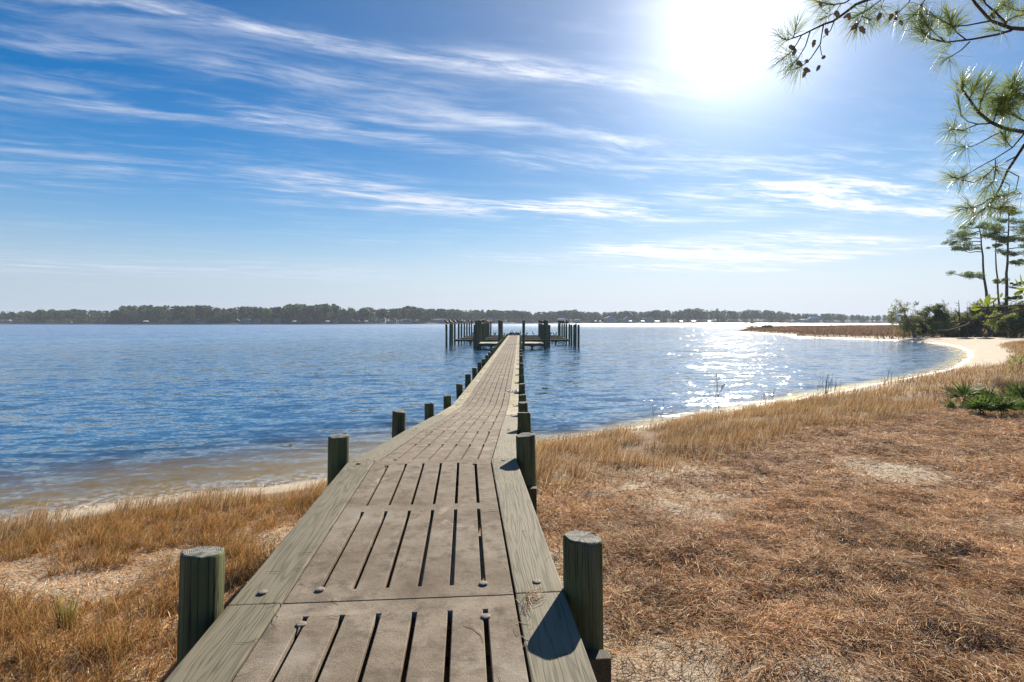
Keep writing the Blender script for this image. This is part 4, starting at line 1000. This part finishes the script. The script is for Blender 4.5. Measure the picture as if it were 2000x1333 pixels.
# boughs: photo points, distance at root and tip, radii
A = [(2060, 52), (2000, 57), (1974, 55), (1935, 41), (1905, 7), (1885, -25)]
bough(A, 5.1, 5.0, .020, .009)
bough([(1975, 60), (1948, 68), (1900, 77), (1847, 83), (1817, 76), (1800, 62)], 5.08, 4.8, .011, .004, True, 2)
bough([(1894, 82), (1878, 98), (1862, 108), (1846, 117)], 4.9, 4.8, .006, .003)
bough([(1935, 41), (1888, 50), (1863, 52), (1826, 34)], 5.0, 4.8, .008, .003, True, 2)
bough([(1888, 79), (1870, 65), (1858, 50), (1852, 34)], 4.9, 4.9, .006, .003, True, 1)
bough([(1847, 83), (1826, 66), (1812, 52)], 4.9, 4.8, .005, .003)
bough([(1817, 76), (1816, 60), (1806, 42)], 4.8, 4.8, .004, .003)
bough([(1966, 47), (1945, 25), (1925, 8), (1915, -15)], 5.05, 5.1, .010, .005, True, 1)
bough([(1963, 44), (1975, 36), (2005, 28)], 5.05, 5.2, .006, .003, True, 1)
bough([(1945, 25), (1950, 14), (1962, 4)], 5.05, 5.1, .005, .003, True, 1)
bough([(2030, 20), (1990, 22), (1966, 14)], 5.2, 5.1, .006, .003, True, 2)
bough([(1985, 58), (1960, 62), (1945, 60)], 5.08, 5.0, .004, .003)
B = [(1800, -40), (1740, -14), (1695, 0), (1672, 9), (1647, 28), (1627, 42), (1609, 48), (1590, 57), (1566, 69), (1537, 79), (1526, 75)]
bough(B, 5.3, 5.0, .016, .004)
bough([(1566, 69), (1557, 85), (1545, 102), (1530, 114)], 5.05, 5.0, .006, .003)
bough([(1582, 62), (1573, 91), (1557, 117), (1549, 124)], 5.08, 5.0, .006, .003)
bough([(1608, 50), (1602, 87), (1584, 114), (1566, 130), (1551, 136)], 5.1, 5.0, .007, .003)
bough([(1550, 74), (1552, 64), (1556, 52)], 5.02, 5.0, .004, .003)
bough([(1630, 40), (1622, 60), (1608, 74)], 5.1, 5.05, .005, .003, False)
bough([(1602, 90), (1604, 104), (1606, 110)], 5.05, 5.05, .004, .003, False)
bough([(1695, 0), (1689, 20), (1678, 44), (1674, 52)], 5.2, 5.1, .005, .003)
bough([(1740, -14), (1700, 16), (1692, 22), (1672, 32)], 5.2, 5.1, .005, .003, True, 1)
bough([(1682, 32), (1695, 37), (1700, 40)], 5.15, 5.1, .004, .003)
bough([(1690, -20), (1650, 6), (1625, 10), (1600, 4)], 5.3, 5.2, .008, .004, True, 1)
bough([(1642, 8), (1632, 25), (1612, 34)], 5.25, 5.2, .004, .003)
bough([(1790, -30), (1775, 6), (1760, 20), (1745, 32)], 5.2, 5.1, .006, .003)
bough([(1820, -20), (1800, 10), (1788, 28), (1775, 38)], 5.1, 5.0, .006, .003, True, 2)
bough([(1730, -20), (1725, 5), (1718, 24)], 5.2, 5.1, .004, .003)
Cc = [(2070, 262), (2000, 258), (1961, 251), (1933, 238), (1910, 219), (1893, 194), (1879, 175), (1880, 162)]
bough(Cc, 5.0, 4.9, .020, .005, True, 2)
bough([(1938, 241), (1910, 243), (1880, 255), (1855, 252)], 4.95, 4.7, .007, .003, True, 1)
bough([(1910, 243), (1890, 238), (1877, 226), (1874, 212)], 4.9, 4.8, .005, .003)
bough([(1954, 259), (1938, 266), (1921, 276), (1900, 286), (1880, 288)], 4.95, 4.7, .006, .003)
bough([(1912, 221), (1916, 200), (1922, 180), (1930, 168)], 4.9, 4.9, .006, .003, True, 2)
bough([(1893, 194), (1900, 180), (1906, 168)], 4.9, 4.9, .005, .003, True, 1)
bough([(1940, 240), (1946, 222), (1952, 205), (1962, 190)], 4.9, 5.0, .006, .003, True, 2)
bough([(2040, 245), (2000, 236), (1975, 224), (1955, 218)], 5.1, 5.0, .008, .003, True, 3)
bough([(2060, 190), (2010, 190), (1985, 184), (1975, 172)], 5.2, 5.1, .024, .012, True, 1)
bough([(1990, 186), (1965, 196), (1950, 192)], 5.1, 5.0, .008, .003, True, 3)
bough([(2010, 188), (1985, 200), (1968, 206)], 5.1, 5.0, .007, .003, True, 3)
bough([(1988, 184), (1980, 168), (1983, 158)], 5.1, 5.1, .006, .003, True, 2)
Dd = [(2060, 245), (2000, 284), (1982, 312), (1967, 335), (1954, 366), (1933, 400), (1908, 419)]
bough(Dd, 5.0, 4.8, .016, .004, True, 1)
bough([(1986, 305), (1946, 326), (1923, 345), (1902, 357), (1879, 352), (1864, 348)], 4.95, 4.7, .006, .003, True, 1)
bough([(2000, 262), (1977, 289), (1944, 310), (1910, 328), (1880, 347)], 4.95, 4.75, .007, .003)
bough([(1948, 383), (1930, 390), (1916, 400), (1886, 408)], 4.9, 4.7, .005, .003, True, 1)
bough([(1970, 335), (1990, 345), (1984, 373), (1965, 382), (1948, 385)], 4.9, 4.8, .005, .003, True, 1)
bough([(1962, 356), (1972, 362), (1966, 395), (1952, 408)], 4.9, 4.8, .004, .003, True, 1)
bough([(1944, 312), (1944, 330), (1942, 352), (1930, 365)], 4.85, 4.8, .004, .003, True, 1)
bough([(1977, 289), (1966, 278), (1960, 268)], 4.9, 4.9, .004, .003, True, 1)
# limbs from the trunk to those boughs, and the upper crown outside the view
for a_, z_ in ((A[0], 5.4), (B[0], 7.2), (Cc[0], 4.6), (Dd[0], 4.5), ((2060, 190), 4.8), ((2030, 20), 6.0)):
    q = P(a_[0], a_[1], 5.1); o = Vector((TR.x, TR.y, z_ - .2)); bb.tube([o, o.lerp(q, .5) + Vector((0, 0, .15)), q], [.055, .035, .018], 8, False)
for k in range(26):
    a = k * 2.4; zz = 7.0 + k * .27; L = 3.0 * (1 - .03 * k); o = TR + Vector((0, 0, zz - TR.z)); dv = Vector((math.cos(a), math.sin(a), .35))
    if dv.x < -.2 and abs(dv.y) < .8 and zz < 9: continue
    q = o + dv * L; bb.tube([o, o.lerp(q, .5) - Vector((0, 0, .1)), q], [.05, .03, .01], 5, False)
    for j in range(7):
        t_ = o.lerp(q, .4 + .1 * j) + Vector((rs.gauss(0, .3), rs.gauss(0, .3), rs.gauss(.1, .15))); bb.tube([o.lerp(q, .35 + .1 * j), t_], [.008, .004], 4, False); tipP.append(t_); tipD.append((t_ - o).normalized())
bb.build('boughs', M_bark, pt)
tag(link('needles', tuft_mesh('needles', tipP, tipD, 64, .20, .0018, PAL_NEED, .10, 4), pt), kind='stuff')
def cone_mesh():
    b = MB(); n = 9
    prof = [(.0, .007), (.008, .016), (.024, .020), (.044, .018), (.064, .012), (.078, .004)]
    seg = 9; vs = []
    for i, (z, r) in enumerate(prof):
        for k in range(seg):
            a = 2 * math.pi * (k + .5 * (i % 2)) / seg; q = r * (1.22 if (k + i) % 2 else .86); vs.append((q * math.cos(a), q * math.sin(a), -z))
    b.add(vs, [(i * seg + k, i * seg + (k + 1) % seg, (i + 1) * seg + (k + 1) % seg, (i + 1) * seg + k) for i in range(5) for k in range(seg)] + [tuple(range(seg))[::-1], tuple(range(5 * seg, 6 * seg))])
    return b.mesh('pine_cone', M_cone)
CONE = cone_mesh()
for k, (x, y) in enumerate(((1541, 90), (1554, 98), (1591, 78), (1613, 56), (1611, 110), (1601, 128), (1577, 120), (1570, 136), (1574, 138), (1556, 121), (1675, 46), (1680, 52), (1658, 26), (1601, 4), (1720, 26), (1742, 28), (1752, 24), (1750, 36), (1757, 40), (1937, 26), (1632, 22), (1658, 28))):
    o = link('pine_cone', CONE, pt); o.matrix_basis = Matrix.Translation(P(x, y, 5.05)) @ Matrix.Rotation(rs.gauss(0, .5), 4, 'X') @ Matrix.Rotation(rs.gauss(0, .5), 4, 'Y') @ Matrix.Scale(rs.uniform(.65, 1.05), 4)

# ------------------------------------------------------------------ bay tree twig at the right edge
BT = Vector((4.3, 3.5, gz(4.3, 3.5)))
bt_ = empty('bay_sapling', BT, 'sapling at the right edge with a bare crooked twig and waxy yellow-green leaves', 'tree')
b = MB(); b.tube([BT + Vector((0, 0, -.1)), BT + Vector((.05, 0, 1.0)), BT + Vector((-.05, 0, 2.0)), BT + Vector((0, .05, 3.0))], [.045, .038, .028, .012], 8)
d_ = 3.4
tw = [P(x, y, d_) for x, y in ((2060, 592), (2000, 604), (1967, 612), (1940, 621), (1899, 626), (1880, 630), (1832, 633))]
b.tube([BT + Vector((-.03, 0, 1.7))] + tw, [.014, .009, .008, .007, .006, .005, .0035, .002], 6)
for pl in (((1891, 627), (1882, 621), (1874, 616)), ((1899, 626), (1890, 634), (1870, 641), (1850, 646), (1823, 646)), ((1880, 630), (1868, 638), (1856, 640)), ((1874, 616), (1866, 606)), ((1967, 612), (1960, 600)), ((1990, 648), (1998, 642), (2010, 634))):
    b.tube([P(x, y, d_) for x, y in pl], [.006] + [.004] * (len(pl) - 2) + [.002], 5)
lt = [P(x, y, d_) for x, y in ((2050, 570), (2000, 565), (1971, 562))]; b.tube([BT + Vector((-.03, 0, 2.1))] + lt, [.014, .010, .006, .003], 6)
lt = [P(x, y, d_ - .1) for x, y in ((2040, 600), (1990, 596), (1955, 600), (1930, 601), (1905, 600))]; b.tube([BT + Vector((-.03, 0, 1.9))] + lt, [.012, .006, .005, .004, .004, .003], 5)
b.tube([P(1942, 600, d_ - .1), P(1940, 590, d_ - .1), P(1948, 583, d_ - .1)], [.004, .003, .003], 5)
b.build('trunk', M_bark_grey, bt_)
def leaf_mesh():
    b = MB(); n = 7; vs = []
    for i in range(n):
        t = i / (n - 1); w = .020 * math.sin(math.pi * (t ** .85)) ** .8 if 0 < t < 1 else .001
        z = -.10 * t * t * .12
        vs += [(t * .11, -w, z + w * .35), (t * .11, 0, z), (t * .11, w, z + w * .35)]
    fs = []
    for i in range(n - 1):
        fs += [(3 * i, 3 * i + 1, 3 * i + 4, 3 * i + 3), (3 * i + 1, 3 * i + 2, 3 * i + 5, 3 * i + 4)]
    b.add(vs, fs, True); return b.mesh('leaf', M_bay)
LEAF = leaf_mesh(); rs = random.Random(5)
for (x, y, ang, L, dep) in ((1918, 601, 168, 1.0, 0), (1916, 602, 192, .9, .01), (1921, 597, 120, .7, -.02), (1926, 600, 78, 1.2, 0), (1930, 597, 35, .8, .02), (1924, 602, 150, .9, .03), (1938, 601, 20, .6, .02), (1933, 599, 130, .7, -.03),
                            (1952, 583, 108, .9, 0), (1950, 584, 178, .8, .02), (1954, 582, 70, .5, .03), (1998, 561, 140, 1.1, 0), (2002, 560, 118, 1.2, .02), (1999, 568, 205, 1.0, .0), (2004, 566, 175, .8, .03), (1998, 573, 325, .8, .0), (2010, 560, 60, 1.0, .05)):
    o = link('leaf', LEAF, bt_); p = P(x, y, d_ - .1 + dep)
    o.matrix_basis = Matrix.Translation(p) @ Matrix.Rotation(-R(ang), 4, 'Y') @ Matrix.Rotation(rs.uniform(-1.1, -.35) * rs.choice((1, 1, -1)), 4, 'X') @ Matrix.Scale(L * .62, 4)

# ------------------------------------------------------------------ the far shore
prof_px = [(-300, 612), (60, 612), (228, 611), (240, 604), (300, 603), (370, 604), (430, 606), (505, 606), (560, 602), (590, 599), (640, 599), (662, 603), (672, 608), (685, 609), (705, 605), (722, 604), (738, 609), (785, 608), (795, 605), (812, 606), (830, 610),
           (1000, 611), (1200, 612), (1270, 610), (1330, 607.5), (1420, 607.5), (1480, 609), (1530, 612), (1600, 615.5), (1700, 618), (1760, 619.5), (2300, 622)]
PX, PYt = np.array(prof_px).T
house_spots = []
def far_y(x): return float(np.interp(x, FARP[:, 0], FARP[:, 1]))
def far_xy(xp, back=6.0):
    d = far_y((xp - 1000) / F * 700)
    for _ in range(3): d = far_y((xp - 1000) / F * d) + back
    return (xp - 1000) / F * d, d
def far_house(name, label, xp, wpx, hpx, rpx, wall, roof, gable=False, back=9.0, nwin=4):
    x, d = far_xy(xp, back); k = d / F; w, h, rh = wpx * k / 2, hpx * k, rpx * k; z = gz(x, d) - .3; dep = w * .7
    house_spots.append((xp, wpx))
    e = empty(name, (x, d, z), label, 'house')
    mw = plain('siding', wall, .7, .2, 0, .08, .3); mf = plain('roofing', roof, .8, .2, 0, .15, .5)
    b = MB(); b.box(x - w, x + w, d, d + dep * 2, z, z + h); b.build('wall', mw, e)
    b = MB(); o = .5
    if gable: vs = [(x - w - o, d - o, z + h), (x + w + o, d - o, z + h), (x + w + o, d + 2 * dep + o, z + h), (x - w - o, d + 2 * dep + o, z + h), (x, d - o, z + h + rh), (x, d + 2 * dep + o, z + h + rh)]; fs = [(0, 1, 4), (2, 3, 5), (1, 2, 5, 4), (3, 0, 4, 5), (0, 3, 2, 1)]
    else: vs = [(x - w - o, d - o, z + h), (x + w + o, d - o, z + h), (x + w + o, d + 2 * dep + o, z + h), (x - w - o, d + 2 * dep + o, z + h), (x - w * .6, d + dep, z + h + rh), (x + w * .6, d + dep, z + h + rh)]; fs = [(0, 1, 5, 4), (1, 2, 5), (2, 3, 4, 5), (3, 0, 4), (0, 3, 2, 1)]
    b.add(vs, fs); rf = b.build('roof', mf, e)
    b = MB(); b.box(x + w * .4, x + w * .4 + .8, d + dep * .6, d + dep * .6 + .8, z + h, z + h + rh + .6); b.build('chimney', mw, rf)
    for i in range(nwin):
        cx = x - w + (i + .5) * 2 * w / nwin; b = MB(); b.box(cx - .55, cx + .55, d - .06, d - .01, z + h * .35, z + h * .78); b.build('window', M_glass, e)
M_glass = plain('dark_window', (.03, .04, .05), .15, .6)
WHT, GRY, TAN = (.36, .36, .35), (.20, .21, .22), (.26, .21, .16)
RG, RB, RS = (.15, .15, .16), (.10, .08, .07), (.28, .31, .34)
for a_ in (('small pale house left of the tall trees on the far shore', 345, 14, 4.5, 3, TAN, RG), ('long white-fronted house low on the far shore', 392, 18, 4, 2.5, WHT, RB), ('two-storey grey house under the left trees', 478, 15, 6, 3, GRY, RG),
           ('blue-roofed house at the edge of the left trees', 500, 12, 5, 3, GRY, RS), ('grey house half hidden under tall pines', 540, 14, 6, 3, GRY, RG), ('tiny white cottage under the highest trees', 654, 9, 5, 2.5, WHT, RB),
           ('white tall narrow house in the gap right of the highest trees', 747, 10, 8, 3, WHT, RG), ('pale gabled house beside the narrow white one', 767, 13, 6, 4, WHT, RB), ('white house with a low wing near the lone round tree', 793, 16, 6, 2.5, WHT, RS),
           ('long grey house just left of the slips', 858, 26, 5.5, 3, GRY, RG), ('pale roofed house seen between the slip pilings', 957, 10, 7, 3, GRY, RS), ('tan house behind the right platform', 1012, 12, 5, 2.5, TAN, RB),
           ('white-roofed house above the right outer pilings', 1097, 16, 6, 3, WHT, (.7, .7, .68)), ('low house with bright roof right of the slips', 1128, 12, 5, 2, WHT, RS), ('large white house with a tall gable and pale roof', 1192, 20, 8, 4.5, WHT, RS),
           ('grey gabled house right of the large white one', 1226, 15, 7, 4, GRY, RG), ('wide grey-blue house with a broad roof', 1266, 20, 7, 4, (.25, .28, .33), RG), ('bright white-roofed house on the far right shore', 1592, 18, 8, 4, WHT, (.75, .75, .73)),
           ('pair of low white sheds left of the bright-roofed house', 1570, 14, 5, 2, WHT, (.7, .7, .7))):
    far_house('shore_house', *a_, gable=('gable' in a_[0]))
# boathouses and markers at the water's edge
for i, (xp, w) in enumerate(((1163, 4), (1172, 3), (1231, 6), (1255, 7), (1283, 9), (1330, 6), (1354, 7), (1385, 6), (285, 6), (575, 5), (640, 6), (715, 5))):
    x, d = far_xy(xp, -14); k = d / F; e = empty('boathouse', (x, d, 0), 'small pale boat shelter, %s from the left along the far shore' % ['fifth', 'sixth', 'seventh', 'eighth', 'ninth', 'tenth', 'eleventh', 'twelfth', 'first', 'second', 'third', 'fourth'][i], 'boathouse', 'boat shelters along the far shore')
    hw_ = w * k / 2; b = MB(); b.add([(x - hw_, d - 3, 2.6), (x + hw_, d - 3, 2.6), (x + hw_, d + 3, 2.6), (x - hw_, d + 3, 2.6), (x - hw_, d, 3.5), (x + hw_, d, 3.5)], [(0, 1, 5, 4), (2, 3, 4, 5), (1, 2, 5), (3, 0, 4), (0, 3, 2, 1)]); b.build('roof', M_shell, e)
    for sx_ in (-1, 1):
        for sy_ in (-1, 1):
            b = MB(); b.tube([(x + sx_ * hw_ * .9, d + sy_ * 2.6, -1), (x + sx_ * hw_ * .9, d + sy_ * 2.6, 2.62)], .14, 6); b.build('post', M_under, e)
M_red = plain('red_board', (.60, .06, .04), .5); M_white = plain('white_board', (.8, .8, .78), .5)
for xp, m, txt in ((311.5, M_red, 'red channel marker on a post in front of the far trees'), (140.5, M_white, 'white pointed channel marker near the far left shore')):
    d = 470; x = (xp - 1000) / F * d; e = empty('channel_marker', (x, d, 0), txt, 'marker')
    b = MB(); b.tube([(x, d, -2), (x, d, 2.4)], .16, 8); b.build('post', M_under, e)
    b = MB(); b.add([(x - .75, d - .22, 1.3), (x + .75, d - .22, 1.3), (x, d - .22, 3.3), (x - .75, d - .16, 1.3), (x + .75, d - .16, 1.3), (x, d - .16, 3.3)], [(0, 1, 2), (5, 4, 3), (0, 3, 4, 1), (1, 4, 5, 2), (2, 5, 3, 0)]); b.build('board', m, e)

M_woods = leafy('woods_foliage', tint=(1.15, 1.15, 1.1), trans=.4, rough=.8, spec=.05)
def forest():
    g = np.random.default_rng(99); cs = []; szs = []; cols = []; tv = []; tf = []
    xs = np.concatenate([g.uniform(-150, 2150, 3300), g.uniform(220, 690, 300), g.uniform(820, 1300, 500)])
    for xp in xs:
        row = g.random(); back = 5 + 75 * row
        if any(abs(xp - hx) < hw_ * .62 + 2 for hx, hw_ in house_spots): back = max(back, 40)
        x, d = far_xy(xp, back)
        fill = g.random() < .42
        H = (np.interp(xp, FARP[:, 0] * 0 + np.array([p[0] for p in far_px]), np.array([p[1] for p in far_px])) - np.interp(xp, PX, PYt)) / F * d
        H *= g.uniform(.35, .62) if (fill or back < 14) else g.uniform(.62, .92) + .24 * float(vnoise(xp / 34.0, 3.3, 6))
        H = max(H, 2.5); z = gz(x, d); cr = H * (g.uniform(.20, .32) if not fill else g.uniform(.45, .7)); nq = 52
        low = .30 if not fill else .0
        base = np.array([[.038, .062, .020], [.050, .075, .022], [.030, .050, .020], [.062, .075, .030], [.085, .065, .035]])[g.choice(5, p=[.3, .28, .25, .12, .05])]
        t = g.random(nq); rad = cr * np.sqrt(g.random(nq)) * (1.0 - .55 * (t - .3) ** 2 * 2); th = g.random(nq) * 6.28
        cs.append(np.c_[x + rad * np.cos(th), d + rad * np.sin(th), z + H * (low + (1 - low) * t)])
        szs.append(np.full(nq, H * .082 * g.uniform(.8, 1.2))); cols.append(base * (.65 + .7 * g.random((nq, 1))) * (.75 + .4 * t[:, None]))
        i = len(tv); w = .18; tv += [(x - w, d, z - .5), (x + w, d, z - .5), (x + w * .5, d, z + H * .8), (x - w * .5, d, z + H * .8)]; tf.append((i, i + 1, i + 2, i + 3))
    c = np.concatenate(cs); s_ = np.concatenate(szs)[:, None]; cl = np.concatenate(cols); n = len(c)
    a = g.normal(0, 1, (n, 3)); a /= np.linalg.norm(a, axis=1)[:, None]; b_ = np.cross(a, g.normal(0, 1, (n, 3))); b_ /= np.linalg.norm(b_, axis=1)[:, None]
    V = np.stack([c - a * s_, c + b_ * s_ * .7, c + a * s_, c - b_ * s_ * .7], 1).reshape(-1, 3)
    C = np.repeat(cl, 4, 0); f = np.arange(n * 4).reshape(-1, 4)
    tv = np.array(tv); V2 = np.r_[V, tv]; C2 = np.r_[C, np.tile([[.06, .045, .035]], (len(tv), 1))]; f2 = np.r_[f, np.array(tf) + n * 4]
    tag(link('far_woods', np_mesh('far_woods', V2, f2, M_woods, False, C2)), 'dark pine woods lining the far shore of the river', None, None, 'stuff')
forest()
# single pines that stand clear of the woods
def far_pine(xp, top, txt, seed, w=1.0):
    x, d = far_xy(xp, 16); z = gz(x, d); H = (632.8 - top) / F * d; rs = random.Random(seed); g = np.random.default_rng(seed)
    e = empty('shore_pine', (x, d, z), txt, 'tree', 'pines standing clear of the far woods'); b = MB()
    b.tube([(x, d, z - .4), (x + rs.gauss(0, .4), d, z + H * .5), (x + rs.gauss(0, .6), d, z + H * .95)], [.45, .32, .1], 6)
    cen = []; 
    for k in range(9):
        a = rs.random() * 6.28; r_ = H * .13 * w * rs.uniform(.3, 1.1); zz = z + H * rs.uniform(.62, .98); q = (x + math.cos(a) * r_, d + math.sin(a) * r_, zz); cen.append(q)
        b.tube([(x, d, zz - H * .06), q], [.12, .04], 4, False)
    b.build('trunk', M_bark, e); link('crown', leafcloud('crown', cen, 34, H * .075 * w, H * .045, PAL_PINE * .8, flat=.7, g=g), e)
for k, (xp, tp, w, txt) in enumerate(((209, 609, 1.1, 'lone pine poking above the low left woods'), (243, 604, 1.0, 'pine at the very left end of the taller woods'), (262, 603, 1.1, 'second pine at the left end of the taller woods'), (276, 602, 1.0, 'flat-topped pine a little right of the left end of the taller woods'),
                                      (461, 605, .9, 'thin pine above the left middle of the woods'), (478, 606, .9, 'pine in the notch before the highest trees'), (568, 601, 1.0, 'open-crowned pine at the left side of the highest trees'), (612, 598.5, 1.1, 'pine at the top of the highest trees'),
                                      (686, 603, 1.3, 'single round-topped pine right of the highest trees'), (715, 604, 1.4, 'broad flat pine right of the single round-topped one'), (795, 605, 1.5, 'broad round tree above the white houses'),
                                      (1345, 607, 1.0, 'pine at the left of the high woods beyond the glitter'), (1400, 607, 1.0, 'pine at the middle of the high woods beyond the glitter'), (1460, 608, 1.0, 'pine above the tip of the spit'), (1510, 610, 1.0, 'pine at the right end of the high woods'))):
    far_pine(xp, tp, txt, 300 + k, w)
# the air over the river
b = MB(); b.box(-2190, 2590, -155, 3190, -7.2, 27); hz = b.build('haze', None)
mh, nth = mat('river_haze'); nd(nth, 'ShaderNodeOutputMaterial', {'Volume': nd(nth, 'ShaderNodeVolumePrincipled', {'Color': (.74, .85, 1.0, 1), 'Density': .00021, 'Anisotropy': .1}).outputs[0]})
hz.data.materials.append(mh); tag(hz, kind='stuff')
# on the spit: a bent shrub and a weathered wooden box
broad('spit_shrub', 'bent bare shrub near the tip of the marsh spit', 'shrub', 1468, 172, 3.6, 60, 3, .9, 0, 6, .3, .14, PAL_OAK, 3, (-.1, 0), .36, sp0=.7)
bx, bd = (1500.5 - 1000) / F * 178, 178.0; bz = gz(bx, bd); e = empty('duck_blind', (bx, bd, bz), 'weathered brown wooden box standing on the marsh spit', 'duck blind')
M_blind = wood_mat('blind_wood', (.20, .15, .10), (.14, .10, .07), (.08, .06, .045), axis=2)
for k in range(8):
    b = MB(); b.box(bx - 1.3 + k * .325, bx - 1.3 + k * .325 + .31, bd - .05, bd, bz + .1, bz + 1.55 + random.uniform(-.04, .04)); b.build('front_board', M_blind, e)
b = MB(); b.box(bx - 1.32, bx - 1.26, bd + .01, bd + 1.6, bz, bz + 1.5); b.build('side_panel', M_blind, e)
b = MB(); b.box(bx + 1.26, bx + 1.32, bd + .01, bd + 1.6, bz, bz + 1.5); b.build('side_panel', M_blind, e)
b = MB(); b.box(bx - 1.3, bx + 1.3, bd + 1.62, bd + 1.68, bz, bz + 1.5); b.build('back_panel', M_blind, e)
